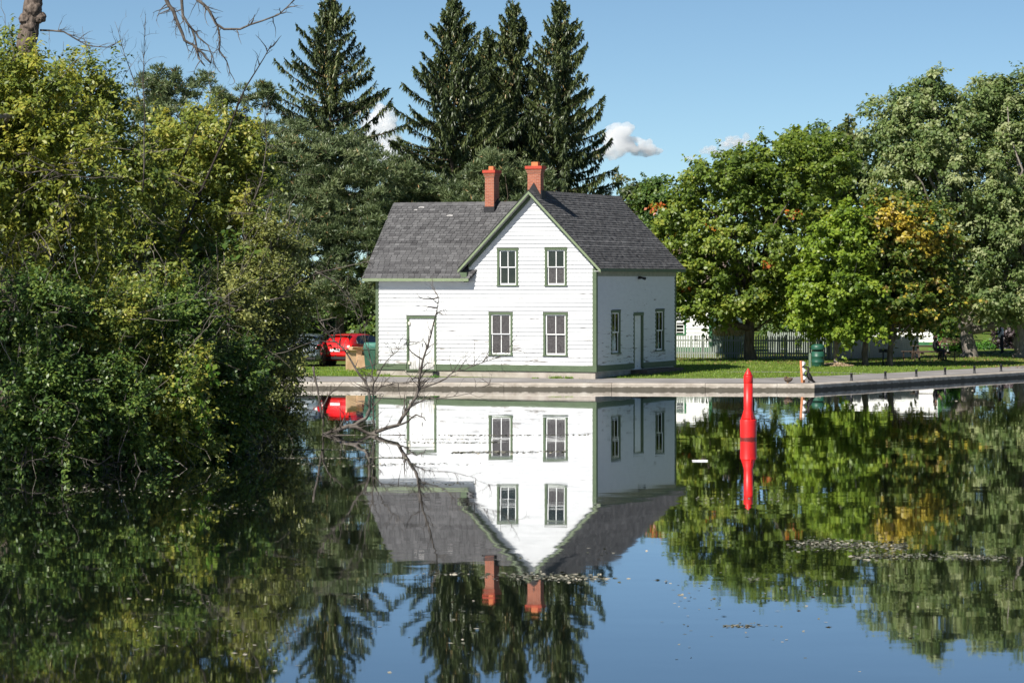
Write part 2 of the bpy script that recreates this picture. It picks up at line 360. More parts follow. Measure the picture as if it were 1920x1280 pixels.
def crown_mesh(name, rng, blobs, n_clump, clump_r, n_leaf, L, W, mat, flat=0.62, upb=0.7, droop=0.35, tint_fn=None, spread=0.16, shell=2.4, zmin=None, shoots=0.16, shoot_len=0.55):
    cc, cd = clumps(rng, blobs, n_clump, shell)
    ct = np.clip(rng.normal(0.45, 0.15, n_clump), 0, 0.82)
    if tint_fn is not None: ct = np.array([tint_fn(c, t, rng) for c, t in zip(cc, ct)])
    cr = clump_r * rng.uniform(0.6, 1.35, n_clump)
    w = cr ** 2; idx = rng.choice(n_clump, n_leaf, p=w/w.sum())
    d = unit(rng.normal(size=(n_leaf, 3))); d[:, 2] = np.where(rng.random(n_leaf) < 0.6, np.abs(d[:, 2]), d[:, 2])
    r = rng.random((n_leaf, 1)) ** 0.45
    off = d * r * cr[idx][:, None]; off[:, 2] *= flat
    pos = cc[idx] + off
    # part of the leaves sit on young shoots that stick out of the crown
    k = 11; m = int(n_leaf*shoots/k)
    if m > 0:
        ci = rng.integers(0, n_clump, m); sd = unit(cd[ci] + np.array((0, -0.15, 0.35)) + rng.normal(size=(m, 3))*0.55); sl = shoot_len*rng.uniform(0.5, 1.5, m)
        tt = np.tile(np.linspace(0.1, 1.0, k), m); si = np.repeat(np.arange(m), k)
        st = cc[ci] + sd*cr[ci][:, None]*0.5
        p2 = st[si] + sd[si]*(tt*sl[si])[:, None]; p2[:, 2] -= (tt**2)*sl[si]*0.22; p2 += rng.normal(size=p2.shape)*0.03
        q = slice(0, m*k); pos[q] = p2; idx[q] = ci[si]; d[q] = unit(sd[si]*0.6 + rng.normal(size=p2.shape)*0.7)
    if zmin is not None: pos[:, 2] = np.maximum(pos[:, 2], zmin + rng.random(n_leaf) * 0.15)
    nrm = unit(d * 0.55 + cd[idx] * 0.35 + np.array((sdir.x*0.55, sdir.y*0.55, upb)) + rng.normal(size=(n_leaf, 3)) * 0.5)
    ax = d * 0.6 + rng.normal(size=(n_leaf, 3)) * 0.7; ax[:, 2] -= droop
    ax = ax - nrm * (ax * nrm).sum(1, keepdims=True)
    sz = rng.uniform(0.65, 1.3, n_leaf)
    t = ct[idx] + rng.normal(0, spread, n_leaf)
    t = np.where(ct[idx] < 0.9, np.minimum(t, 0.92), t)
    return leaf_mesh(name, pos, ax, nrm, L*sz, W*sz, t, mat), cc
def limb_pts(a, b, rng, sag=0.12, n=5):
    a = np.array(a); b = np.array(b); d = np.linalg.norm(b - a); pts = []
    for i in range(n + 1):
        t = i / n; p = a*(1-t) + b*t
        p = p + np.array((0, 0, 1)) * sag * d * math.sin(math.pi*t) + (rng.normal(size=3) * 0.035 * d if 0 < i < n else 0)
        pts.append(p)
    return pts
def tree_wood(mb, rng, base, fork, r0, targets, bare=0.5, thick=1.0):
    """tapered trunk from base to fork with a flare, then limbs curving to the targets"""
    base = np.array(base); fork = np.array(fork); h = fork - base
    pts = []; rad = []
    for t in (0, 0.04, 0.12, 0.3, 0.5, 0.75, 1.0):
        p = base + h*t
        if 0.1 < t < 1: p = p + rng.normal(size=3) * r0 * 0.18
        pts.append(p); rad.append(r0 * (1.45 if t == 0 else 1.16 if t == 0.04 else 1.0 - 0.38*t))
    pts[0][2] -= 0.15
    mb.tube(pts, rad, 10)
    ends = []
    for tg in targets:
        t = rng.uniform(bare, 1.0); s = base + h*t; k = min(6, max(0, int(t*6)))
        p = limb_pts(s, tg, rng, 0.1, 5); L = np.linalg.norm(np.array(tg) - s)
        r1 = min(rad[-1]*0.6, (0.013*L + 0.016)*thick)
        mb.tube(p, [r1*(1 - 0.82*i/5) for i in range(6)], 6); ends.append(p)
    return ends
def twigs(mb, rng, pts, r, n, length, depth=1, sides=4, up=0.3):
    """side twigs along a branch"""
    pts = [np.array(p) for p in pts]
    for _ in range(n):
        i = rng.integers(0, len(pts)-1); t = rng.random(); s = pts[i]*(1-t) + pts[i+1]*t
        d = pts[i+1] - pts[i]; d = d / max(np.linalg.norm(d), 1e-6)
        d = d*0.7 + rng.normal(size=3)*0.7 + np.array((0, 0, up)); d = d/np.linalg.norm(d)
        L = length * rng.uniform(0.4, 1.2); p = [s]; q = s.copy(); k = 4
        for j in range(k):
            d = d + rng.normal(size=3)*0.22; d = d/np.linalg.norm(d); q = q + d*L/k; p.append(q.copy())
        rr = max(0.0055, min(r, 0.03) * rng.uniform(0.4, 0.9))
        mb.tube(p, [rr*(1 - 0.8*j/k) for j in range(k+1)], sides, cap=False)
        if depth > 0: twigs(mb, rng, p, rr*0.65, 2, length*0.5, depth-1, 3, up)

def tree(name, label, base, fork_h, r0, blobs, n_clump, clump_r, n_leaf, L, W, mat, bark='bark', seed=1, limbs=14, group=None, cat='tree', extra_wood=None, n_twig=0, **kw):
    rng = np.random.default_rng(seed); base = Vector(base)
    root = empty(name, base); tag(root, label, cat, group)
    me, cc = crown_mesh('crown', rng, blobs, n_clump, clump_r, n_leaf, L, W, mat, **kw)
    ctr = np.mean([b[0] for b in blobs], axis=0)
    fork = np.array((base.x + (ctr[0]-base.x)*0.1, base.y + (ctr[1]-base.y)*0.1, base.z + fork_h))
    mb = MB(); tg = cc[rng.choice(len(cc), min(limbs, len(cc)), replace=False)]
    tree_wood(mb, rng, base, fork, r0, tg)
    if extra_wood: extra_wood(mb, rng)
    for c in cc[rng.integers(0, len(cc), n_twig)]:
        out = unit((c - ctr)[None])[0]; a = c - out*0.3; e = c + out*rng.uniform(0.5, 1.3) + rng.normal(size=3)*0.3
        pt = limb_pts(a, e, rng, 0.05, 4); mb.tube(pt, [0.011, 0.010, 0.008, 0.006, 0.004], 4, cap=False); twigs(mb, rng, pt, 0.006, 2, 0.35, 0, 3, 0.1)
    me.transform(Matrix.Translation(-base)); mb.v = [tuple(Vector(v) - base) for v in mb.v]
    link_mesh('crown', me, root)
    mb.build('trunk', M[bark], root, smooth=True)
    return root

def conifer(name, label, base, height, spread, bare, seed, group, mat='spruce', dens=1.0, top_el=42, el_twist=0.0, prof=0.78):
    """spruce: whorls of branches that dip and then lift at the tip, hung with twigs"""
    rng = np.random.default_rng(seed); base = np.array(base, float)
    root = empty(name, base); tag(root, label, 'tree', group)
    mb = MB(); r0 = height * 0.0125
    nT = 9; tp = [np.array((rng.normal()*0.05, rng.normal()*0.05, height*i/nT)) for i in range(nT+1)]; tp[0] = np.array((0, 0, -0.2))
    mb.tube(tp, [max(r0*(1 - 0.97*i/nT), 0.012) for i in range(nT+1)], 8)
    B, A, N, T, LL = [], [], [], [], []
    z = bare
    while z < height - 0.25:
        fr = (height - z) / (height - bare); nb = rng.integers(4, 7) if fr > 0.1 else 4
        a0 = rng.random() * 6.28
        for k in range(nb):
            az = a0 + 6.283*k/nb + rng.normal()*0.25
            L = spread * (fr ** prof) * rng.uniform(0.5, 1.15) + 0.2
            if rng.random() < 0.06: L *= 0.5
            el = R(top_el*(1-fr) ** 1.2 + rng.normal()*7 - 20*fr + el_twist); n = max(4, int(L/0.28))
            d = np.array((math.cos(az), math.sin(az), 0)); side = np.array((-d[1], d[0], 0)); pts = []; q = np.array((0, 0, z + rng.normal()*0.08)); e = el
            bend = R(rng.uniform(28, 46)) * (0.5 + 0.7*fr)
            for i in range(n + 1):
                pts.append(q.copy()); q = q + (d*math.cos(e) + np.array((0, 0, math.sin(e)))) * L/n; e += bend/n
            mb.tube(pts, [max(0.011*L + 0.008, 0.012)*(1 - 0.85*i/n) for i in range(n+1)], 4, cap=False)
            pp = np.array(pts); st = max(4, int(L/0.062*dens))
            tt = rng.random(st) ** 0.75 * n * 0.999; ii = tt.astype(int); ff = (tt - ii)[:, None]
            pos = pp[ii]*(1-ff) + pp[ii+1]*ff; dirn = unit(pp[ii+1]-pp[ii]); frac = (tt/n)[:, None]
            ct = np.clip(rng.normal(0.48, 0.13), 0.1, 0.85)
            for kind in range(5):
                sgn = np.where(rng.random((st, 1)) < 0.5, 1.0, -1.0); jit = rng.normal(size=(st, 3))*0.16
                if kind < 2: ax = dirn*0.75 + side*sgn*0.75 + np.array((0, 0, -0.22)) + jit
                elif kind == 2: ax = dirn*0.9 + np.array((0, 0, 0.25)) + jit*1.4
                else: ax = dirn*0.25 + side*sgn*0.22 + np.array((0, 0, -0.9)) + jit
                ln = rng.uniform(0.2, 0.48, st) * (1.15 - 0.45*frac[:, 0]) * (0.62 + 0.5*fr)
                if kind >= 3: ln *= 1.5
                B.append(pos); A.append(ax); N.append(unit(rng.normal(size=(st, 3)) + np.array((0, 0, 0.9)))); LL.append(ln)
                T.append(ct + rng.normal(0, 0.13, st))
        z += rng.uniform(0.24, 0.54) * (0.6 + 0.5*fr)
    # leader
    st = 60; zz = rng.uniform(height-1.3, height+0.25, st); B.append(np.stack([np.zeros(st), np.zeros(st), zz], 1))
    ax = rng.normal(size=(st, 3))*0.6; ax[:, 2] = np.abs(ax[:, 2]) + 0.5; A.append(ax); N.append(unit(rng.normal(size=(st, 3)))); LL.append(rng.uniform(0.15, 0.32, st)); T.append(np.full(st, 0.5))
    # hanging cones near the top
    if mat == 'spruce':
        st = 110; h = height - rng.random(st)**0.8*height*0.3 - 0.6; rr = spread*((height-h)/(height-bare))**prof*rng.uniform(0.25, 0.6, st); az = rng.random(st)*6.28
        B.append(np.stack([rr*np.cos(az), rr*np.sin(az), h + rr*0.35], 1)); ax = rng.normal(size=(st, 3))*0.1; ax[:, 2] = -1; A.append(ax)
        N.append(unit(np.stack([np.cos(az), np.sin(az), np.zeros(st)], 1) + rng.normal(size=(st, 3))*0.3)); LL.append(np.full(st, 0.17)); T.append(np.full(st, 1.0))
    B = np.concatenate(B); A = np.concatenate(A); N = np.concatenate(N); LL = np.concatenate(LL); T = np.concatenate(T)
    T = np.where(T < 0.99, np.minimum(T, 0.9), T)
    me = leaf_mesh('crown', B, A, N, LL, np.where(T > 0.99, 0.05, 0.08) * rng.uniform(0.8, 1.2, len(B)), T, M[mat], 0.25, 0.45)
    link_mesh('crown', me, root); mb.build('trunk', M['bark_pine'], root, smooth=True)
    return root

def pine(name, label, base, trunk_h, r0, blobs, n_clump, clump_r, n_tuft, seed, group, limbs=14, needle=0.32):
    """pine: rounded pads of needle tufts on bare limbs"""
    rng = np.random.default_rng(seed); base = Vector(base); root = empty(name, base); tag(root, label, 'tree', group)
    cc, cd = clumps(rng, blobs, n_clump, 2.2)
    idx = rng.integers(0, n_clump, n_tuft); d = unit(rng.normal(size=(n_tuft, 3))); d[:, 2] = np.where(rng.random(n_tuft) < 0.7, np.abs(d[:, 2]), d[:, 2])
    off = d * (rng.random((n_tuft, 1))**0.5) * clump_r; off[:, 2] *= 0.6
    pos = cc[idx] + off; tdir = unit(d*0.6 + cd[idx]*0.35 + np.array((0, 0, 0.75)) + rng.normal(size=(n_tuft, 3))*0.25)
    ct = np.clip(rng.normal(0.5, 0.14, n_clump), 0.1, 0.85)[idx]
    k = 7; B = np.repeat(pos, k, 0); D = np.repeat(tdir, k, 0)
    ax = D*0.75 + unit(rng.normal(size=(n_tuft*k, 3)))*0.85; T = np.repeat(ct, k) + rng.normal(0, 0.13, n_tuft*k)
    T = np.minimum(T, 0.93); T = np.where(rng.random(n_tuft*k) < 0.012, 1.0, T)
    me = leaf_mesh('crown', B, ax, unit(rng.normal(size=(n_tuft*k, 3)) + np.array((0, 0, 0.5))), rng.uniform(0.6, 1.2, n_tuft*k)*needle, needle*0.17, T, M['pine'], 0.2, 0.4)
    me.transform(Matrix.Translation(-base)); link_mesh('crown', me, root)
    mb = MB(); fork = np.array((base.x, base.y, base.z + trunk_h))
    ends = tree_wood(mb, rng, base, fork, r0, cc[rng.choice(n_clump, limbs, replace=False)], bare=0.3, thick=0.55)
    for e in ends: twigs(mb, rng, e[2:], 0.012, 3, 0.7, 1, 4, 0.1)
    mb.v = [tuple(Vector(v) - base) for v in mb.v]; mb.build('trunk', M['bark_pine'], root, smooth=True)
    return root

# ------------------------------------------------------------------ water
def water_mat():
    m, nt, b = newmat('pond_water')
    nt.nodes.remove(b)
    body = nt.nodes.new('ShaderNodeBsdfDiffuse'); body.inputs['Color'].default_value = (0.006, 0.009, 0.006, 1)
    gl = nt.nodes.new('ShaderNodeBsdfGlossy'); gl.inputs['Roughness'].default_value = 0.02; gl.inputs['Color'].default_value = (0.97, 0.98, 1.0, 1)
    fr = nt.nodes.new('ShaderNodeFresnel'); fr.inputs['IOR'].default_value = 1.34
    mxs = nt.nodes.new('ShaderNodeMixShader'); nt.links.new(math_(nt, 'MINIMUM', math_(nt, 'MULTIPLY', fr.outputs[0], 1.32), 0.96), mxs.inputs[0])
    nt.links.new(body.outputs[0], mxs.inputs[1]); nt.links.new(gl.outputs[0], mxs.inputs[2]); nt.links.new(mxs.outputs[0], nt.nodes['Material Output'].inputs['Surface'])
    tc = nt.nodes.new('ShaderNodeNewGeometry')
    def wave(scale, stretch, amp, detail=3):
        mp = nt.nodes.new('ShaderNodeMapping'); mp.inputs['Scale'].default_value = stretch
        nt.links.new(tc.outputs['Position'], mp.inputs['Vector'])
        n = noise(nt, mp, scale, detail, 0.55)
        sub = nt.nodes.new('ShaderNodeVectorMath'); sub.operation = 'SUBTRACT'; nt.links.new(n.outputs['Color'], sub.inputs[0]); sub.inputs[1].default_value = (0.5, 0.5, 0.5)
        mul = nt.nodes.new('ShaderNodeVectorMath'); mul.operation = 'MULTIPLY'; nt.links.new(sub.outputs[0], mul.inputs[0]); mul.inputs[1].default_value = (amp*0.55, amp*1.3, 0)
        return mul.outputs[0]
    w1 = wave(1.7, (0.55, 1, 1), 0.0058); w2 = wave(0.22, (0.6, 1, 1), 0.0024, 2)
    # breeze comes in patches: calm by the far wall, ruffled where the patch mask is high
    mp = nt.nodes.new('ShaderNodeMapping'); mp.inputs['Scale'].default_value = (0.03, 0.075, 1); nt.links.new(tc.outputs['Position'], mp.inputs['Vector'])
    pn = noise(nt, mp, 1.0, 4, 0.6); pr = ramp(nt, [(0.46, (0.45, 0.45, 0.45)), (0.66, (1.5, 1.5, 1.5))]); nt.links.new(pn.outputs[0], pr.inputs[0])
    add = nt.nodes.new('ShaderNodeVectorMath'); nt.links.new(w1, add.inputs[0]); nt.links.new(w2, add.inputs[1])
    sc = nt.nodes.new('ShaderNodeVectorMath'); sc.operation = 'MULTIPLY'; nt.links.new(add.outputs[0], sc.inputs[0]); nt.links.new(pr.outputs[0], sc.inputs[1])
    a2 = nt.nodes.new('ShaderNodeVectorMath'); nt.links.new(sc.outputs[0], a2.inputs[0]); a2.inputs[1].default_value = (0, 0, 1)
    nm = nt.nodes.new('ShaderNodeVectorMath'); nm.operation = 'NORMALIZE'; nt.links.new(a2.outputs[0], nm.inputs[0])
    nt.links.new(nm.outputs[0], gl.inputs['Normal']); nt.links.new(nm.outputs[0], fr.inputs['Normal'])
    return m
mb = MB(); mb.add([(-3000, -400, 0), (3000, -400, 0), (3000, 3000, 0), (-3000, 3000, 0)], [(0, 1, 2, 3)])
tag(mb.build('water', water_mat()), 'still dark water mirroring the house and trees', None, None, 'structure')

# ------------------------------------------------------------------ ground behind the quay
def grass_mat():
    m, nt, b = newmat('lawn'); b.inputs['Roughness'].default_value = 0.9; b.inputs['Specular IOR Level'].default_value = 0.1
    v = coords(nt); n1 = noise(nt, v, 0.35, 5); n2 = noise(nt, v, 6, 4, 0.7)
    r = ramp(nt, [(0.28, (0.055, 0.085, 0.016)), (0.5, (0.10, 0.145, 0.026)), (0.72, (0.19, 0.195, 0.06))])
    nt.links.new(math_(nt, 'ADD', math_(nt, 'MULTIPLY', n1.outputs[0], 0.55), math_(nt, 'MULTIPLY', n2.outputs[0], 0.45)), r.inputs[0])
    nt.links.new(r.outputs[0], b.inputs['Base Color']); bump(nt, b, n2.outputs[0], 0.6, 0.05)
    return m
def offset_row(d, far=2500, z=None):
    """points along the quay line moved d inland: far left, corner, far right"""
    a = math.acos(max(-1, min(1, NL.dot(NR)))); mit = (NL + NR).normalized() * (d / math.cos(a/2))
    c = QA + mit
    l = c + QL * far; r = c + QR * far; z = zfun(d) if z is None else z
    return [(l.x, l.y, z), (c.x, c.y, z), (r.x, r.y, z)]
ds = [0.42, 4, 13, 40, 150, 900, 2800]
mb = MB(); rows = [offset_row(d) for d in ds]
for i in range(len(rows)-1):
    mb.add(rows[i] + rows[i+1], [(1, 0, 3, 4), (2, 1, 4, 5)])
tag(mb.build('ground', grass_mat()), 'mown green lawn behind the quay', None, None, 'structure')

def asphalt_mat():
    m, nt, b = newmat('asphalt_path'); b.inputs['Roughness'].default_value = 0.9; b.inputs['Specular IOR Level'].default_value = 0.15
    v = coords(nt); n1 = noise(nt, v, 0.7, 5); n2 = noise(nt, v, 30, 3)
    r = ramp(nt, [(0.3, (0.17, 0.16, 0.155)), (0.7, (0.30, 0.285, 0.275))])
    nt.links.new(math_(nt, 'ADD', math_(nt, 'MULTIPLY', n1.outputs[0], 0.7), math_(nt, 'MULTIPLY', n2.outputs[0], 0.3)), r.inputs[0])
    nt.links.new(r.outputs[0], b.inputs['Base Color'])
    return m
M['asphalt'] = asphalt_mat()
def edge_pt(s, d):
    """a point d inland, s metres along: negative s on the front quay (leftwards), positive on the side quay"""
    a = math.acos(max(-1, min(1, NL.dot(NR)))); mit = (NL + NR).normalized() * (d / math.cos(a/2))
    c = QA + mit + (QR * s if s > 0 else QL * (-s)); return (c.x, c.y)
sts = [(-90, 6.5), (-30, 5.6), (-17, 4.7), (-12, 4.1), (-8, 3.95), (-5, 3.85), (-3, 3.9), (-1.5, 4.1), (0, 4.2), (1.5, 4.0), (4, 3.6), (8, 3.3), (14, 3.1), (24, 3.0), (60, 3)]
mb = MB(); prev = None; rg = random.Random(4)
for s, D in sts:
    row = [(*edge_pt(s, d), zfun(d) + 0.004) for d in (0.43, min(4, D), max(D, 4.001))] if D > 4 else [(*edge_pt(s, d), zfun(d) + 0.004) for d in (0.43, D*0.5, D)]
    if prev: mb.add(prev + row, [(0, 1, 4, 3), (1, 2, 5, 4)])
    prev = row
tag(mb.build('path', M['asphalt']), 'grey asphalt path along the quay', None, None, 'structure')
# narrow side path that leaves the quay path behind the buoy, and the driveway by the cars
def ribbon(name, pts, w, mat, label, lift=0.006):
    mb = MB(); L = []
    for i, p in enumerate(pts):
        t = (pts[min(i+1, len(pts)-1)] - pts[max(i-1, 0)]); t.z = 0; t.normalize(); n = Vector((-t.y, t.x, 0))
        ww = w[i] if hasattr(w, '__len__') else w
        a = p + n*ww/2; b = p - n*ww/2
        L.append(((a.x, a.y, gz(a.x, a.y) + lift), (b.x, b.y, gz(b.x, b.y) + lift)))
    for i in range(len(L)-1): mb.add([L[i][0], L[i][1], L[i+1][1], L[i+1][0]], [(0, 1, 2, 3)])
    return tag(mb.build(name, mat), label, None, None, 'structure')
ribbon('path', [G(1340, 696.5), G(1400, 697), G(1460, 697.3), G(1520, 698), G(1580, 699), G(1640, 701)], [0.1, 0.55, 0.65, 0.7, 0.8, 1.1], M['asphalt'], 'thin strip of path crossing the lawn')
M['gravel'] = simple('drive_gravel', (0.20, 0.185, 0.17), (0.34, 0.32, 0.30), 6, 0.95, 0.1)
ribbon('driveway', [G(380, 688), G(520, 688.5), G(620, 688.2), G(700, 687.5), G(760, 686)], [7.5, 7.5, 7, 6.5, 6], M['gravel'], 'pale driveway under the parked cars', 0.008)

# ------------------------------------------------------------------ quay walls in cast sections
def quay_mat():
    m, nt, b = newmat('quay_concrete'); b.inputs['Roughness'].default_value = 0.85; b.inputs['Specular IOR Level'].default_value = 0.2
    v = coords(nt, kind='Object'); n1 = noise(nt, v, 1.6, 6, 0.65)
    r = ramp(nt, [(0.3, (0.26, 0.225, 0.185)), (0.55, (0.42, 0.375, 0.32)), (0.75, (0.56, 0.52, 0.46))]); nt.links.new(n1.outputs[0], r.inputs[0])
    # wet, algae-dark tide band with a ragged top
    geo = nt.nodes.new('ShaderNodeNewGeometry'); sp = nt.nodes.new('ShaderNodeSeparateXYZ'); nt.links.new(geo.outputs['Position'], sp.inputs[0])
    v2 = coords(nt, (2.2, 2.2, 0.6)); n2 = noise(nt, v2, 1.5, 5, 0.7)
    h = math_(nt, 'SUBTRACT', sp.outputs[2], math_(nt, 'MULTIPLY', n2.outputs[0], 0.19))
    r2 = ramp(nt, [(0.0, (1, 1, 1)), (0.035, (0, 0, 0))]); nt.links.new(h, r2.inputs[0])
    nt.links.new(mixrgb(nt, math_(nt, 'MULTIPLY', r2.outputs[0], 0.85), r.outputs[0], (0.055, 0.05, 0.036)), b.inputs['Base Color'])
    bump(nt, b, n1.outputs[0], 0.5, 0.03)
    return m
M['quay'] = quay_mat()
def quay(label, dirv, nrm, starts, corner_ext=0.0):
    root = empty('quay_wall', (QA.x, QA.y, 0)); tag(root, label, 'quay wall')
    rg = random.Random(int(dirv.x*100))
    for a, b in zip(starts[:-1], starts[1:]):
        a += 0.008; b -= 0.008; dz = rg.uniform(-0.008, 0.008); off = rg.uniform(-0.006, 0.006); mb = MB()
        def q(s, d, z): p = dirv*s + nrm*d; return (p.x, p.y, z)
        c = 0.035
        prof = [(off, -0.9), (off, 0.258+dz-c), (off+c, 0.262+dz), (0.5, 0.268+dz), (0.5, -0.9)]
        n = len(prof); vs_ = [q(a, d, z) for d, z in prof] + [q(b, d, z) for d, z in prof]
        mb.add(vs_, [tuple(range(n)), tuple(range(2*n-1, n-1, -1))] + [(i, i+n, (i+1) % n+n, (i+1) % n) for i in range(n)])
        mb.build('concrete_section', M['quay'], root)
quay('weathered pale concrete quay wall in front of the white house', QL, NL, [0.0, 1.5, 4.4, 8.2, 12.6, 16.3, 20.5, 25, 31, 40, 55, 90])
quay('shaded concrete quay wall receding at right under the black bollards', QR, NR, [0.0, 4.5, 9, 13.5, 18, 24, 36, 60])

# ------------------------------------------------------------------ left bank
bank_pts = [(-70, 34), (-22, 62), (-15.2, 69.5), (-12.2, 74.0), (-10.0, 77.2), (-8.2, 81), (-7.2, 84.5), (-6.8, 88), (-6.9, 93), (-7.4, 97), (-8.8, 101.5), (-14, 104.5), (-30, 107), (-80, 112)]
cen = Vector((-26, 86))
mb = MB(); n = len(bank_pts); lv = [(1.0, -0.5), (0.992, 0.22), (0.965, 0.55), (0.9, 0.85), (0.4, 1.1)]; vs_ = []
rg = random.Random(7)
for k, z in lv:
    for x, y in bank_pts:
        vs_.append((cen.x + (x-cen.x)*k, cen.y + (y-cen.y)*k, z + rg.uniform(-0.04, 0.04)))
fs_ = [(j*n+i, j*n+i+1, (j+1)*n+i+1, (j+1)*n+i) for j in range(len(lv)-1) for i in range(n-1)]
fs_.append(tuple((len(lv)-1)*n + i for i in range(n)))
mb.add(vs_, fs_)
M['soil'] = simple('bank_soil', (0.022, 0.018, 0.012), (0.07, 0.055, 0.035), 2, 0.95, 0.1, bmp=0.8, bdist=0.06)
tag(mb.build('bank', M['soil']), 'dark overgrown bank of earth at left', None, None, 'structure')

# ------------------------------------------------------------------ blades of grass on the near lawn
def blades(name, pts, h, w, mat, seed, label, lean=0.35):
    rng = np.random.default_rng(seed); n = len(pts)
    ax = rng.normal(size=(n, 3))*lean; ax[:, 2] = 1
    me = leaf_mesh(name, pts, ax, unit(rng.normal(size=(n, 3))*np.array((1, 1, 0.2))), h*rng.uniform(0.5, 1.3, n), w, rng.normal(0.5, 0.2, n), mat, 0.1, 0.35)
    o = link_mesh(name, me); return tag(o, label, 'grass', None, 'stuff')
HOUSE_ROT = R(-22.5948); HC = Vector((3.489, 130.0, 0))
UX = Vector((math.cos(HOUSE_ROT), math.sin(HOUSE_ROT))); UY = Vector((-math.sin(HOUSE_ROT), math.cos(HOUSE_ROT)))
def in_house(x, y):
    d = Vector((x, y)) - HC.xy; a = d.dot(UX); b = d.dot(UY)
    return -10.1 < a < 0.02 and 0.0 < b < 9.9
def path_edge(s):
    for (a, A), (b, B) in zip(sts[:-1], sts[1:]):
        if a <= s <= b: return A + (B-A)*(s-a)/(b-a)
    return 4
rng = np.random.default_rng(11); pts = []
side_path = [G(1340, 696.5), G(1400, 697), G(1460, 697.3), G(1520, 698), G(1580, 699), G(1640, 701)]
def near_side(x, y):
    for p, q in zip(side_path[:-1], side_path[1:]):
        d = (q-p).xy; t = max(0, min(1, (Vector((x, y))-p.xy).dot(d)/d.length_squared))
        if (Vector((x, y)) - p.xy - d*t).length < 0.32: return True
    return False
while len(pts) < 30000:
    X = rng.uniform(3.0, 30, 4000); Y = rng.uniform(128.5, 166, 4000)
    for x, y in zip(X, Y):
        px = CX + x*FPX/y
        if px > 1950 or rng.random() > (1.35 - (y-128)/38): continue
        d = Vector((x, y)) - QA; d1 = d.dot(NL); d2 = d.dot(NR)
        s = d.dot(QR) if d2 < d1 else -d.dot(QL)
        if min(d1, d2) < path_edge(s) - 0.02 + rng.normal()*0.05 or in_house(x, y) or near_side(x, y): continue
        pts.append((x, y, gz(x, y) - 0.005))
blades('lawn_grass', np.array(pts), 0.085, 0.022, M['grass_leaf'], 12, 'mown grass blades on the lawn right of the white house')
pts = []
while len(pts) < 9000:
    x = rng.uniform(-14, -5.2); y = rng.uniform(130.2, 146)
    d1 = (Vector((x, y)) - QA).dot(NL); px = CX + x*FPX/y
    s = -(Vector((x, y)) - QA).dot(QL)
    py = HY + (CAMZ - gz(x, y))*FPX/y
    if d1 < path_edge(s) + rng.normal()*0.05 or in_house(x, y) or py < 690.5 + rng.normal()*0.6: continue
    pts.append((x, y, gz(x, y) - 0.005))
blades('verge_grass', np.array(pts), 0.12, 0.025, M['grass_leaf'], 13, 'green strip of grass between the path and the red car')

# ------------------------------------------------------------------ the white house
house = empty('clapboard_house', HC, HOUSE_ROT)
tag(house, 'white clapboard house with green trim, grey shingle roof and two brick chimneys', 'house')
RIDGE_U, RIDGE_Z, PITCH, EAVE_U = -2.88, 8.21, 1.02, 0.32
W_Z0, W_Y0, W_RIDGE_Y = 4.53, -0.35, 2.87
W_RIDGE_Z = W_Z0 + (W_RIDGE_Y - W_Y0) * PITCH
def roof_z(u): return RIDGE_Z - PITCH * abs(u - RIDGE_U)
# body behind the boards
mb = MB(); uL, uR = -5.66, -0.06
mb.prism([(uL, 0.3), (uR, 0.3), (uR, roof_z(uR)-0.2), (RIDGE_U, RIDGE_Z-0.2), (uL, roof_z(uL)-0.2)], 'y', 0.12, 9.78)
wall = mb.build('wall', M['sash'], house)
mb = MB(); mb.prism([(0.12, 0.3), (5.6, 0.3), (5.6, 4.72), (W_RIDGE_Y, W_RIDGE_Z-0.2), (0.12, 4.72)], 'x', -10.0, -5.66)
wing = mb.build('wing_wall', M['sash'], house)

FRONT_OPEN = [(-4.83, -3.74, 1.28, 3.11), (-2.35, -1.24, 1.28, 3.11), (-4.45, -3.48, 4.21, 5.81), (-2.28, -1.28, 4.21, 5.82), (-8.64, -7.25, 0.66, 2.93)]
SIDE_OPEN = [(1.75, 2.84, 1.34, 3.18), (7.21, 8.32, 1.34, 3.18), (4.46, 5.66, 0.66, 3.07)]
rgh = random.Random(21)
def board_piece(mb, a0, a1, b0, b1, z0, z1, front):
    """clapboard: a0..b0 along its bottom edge, a1..b1 along its top edge"""
    t0, t1 = 0.042, 0.006
    if front: f = lambda s, d, z: (s, -d, z)
    else: f = lambda s, d, z: (d, s, z)
    vs_ = [f(a0, t0, z0), f(b0, t0, z0), f(b1, t1, z1), f(a1, t1, z1), f(a0, -0.02, z0), f(b0, -0.02, z0), f(b1, -0.02, z1), f(a1, -0.02, z1)]
    mb.add(vs_, [(0, 1, 2, 3), (7, 6, 5, 4), (0, 4, 5, 1), (3, 2, 6, 7), (0, 3, 7, 4), (1, 5, 6, 2)])
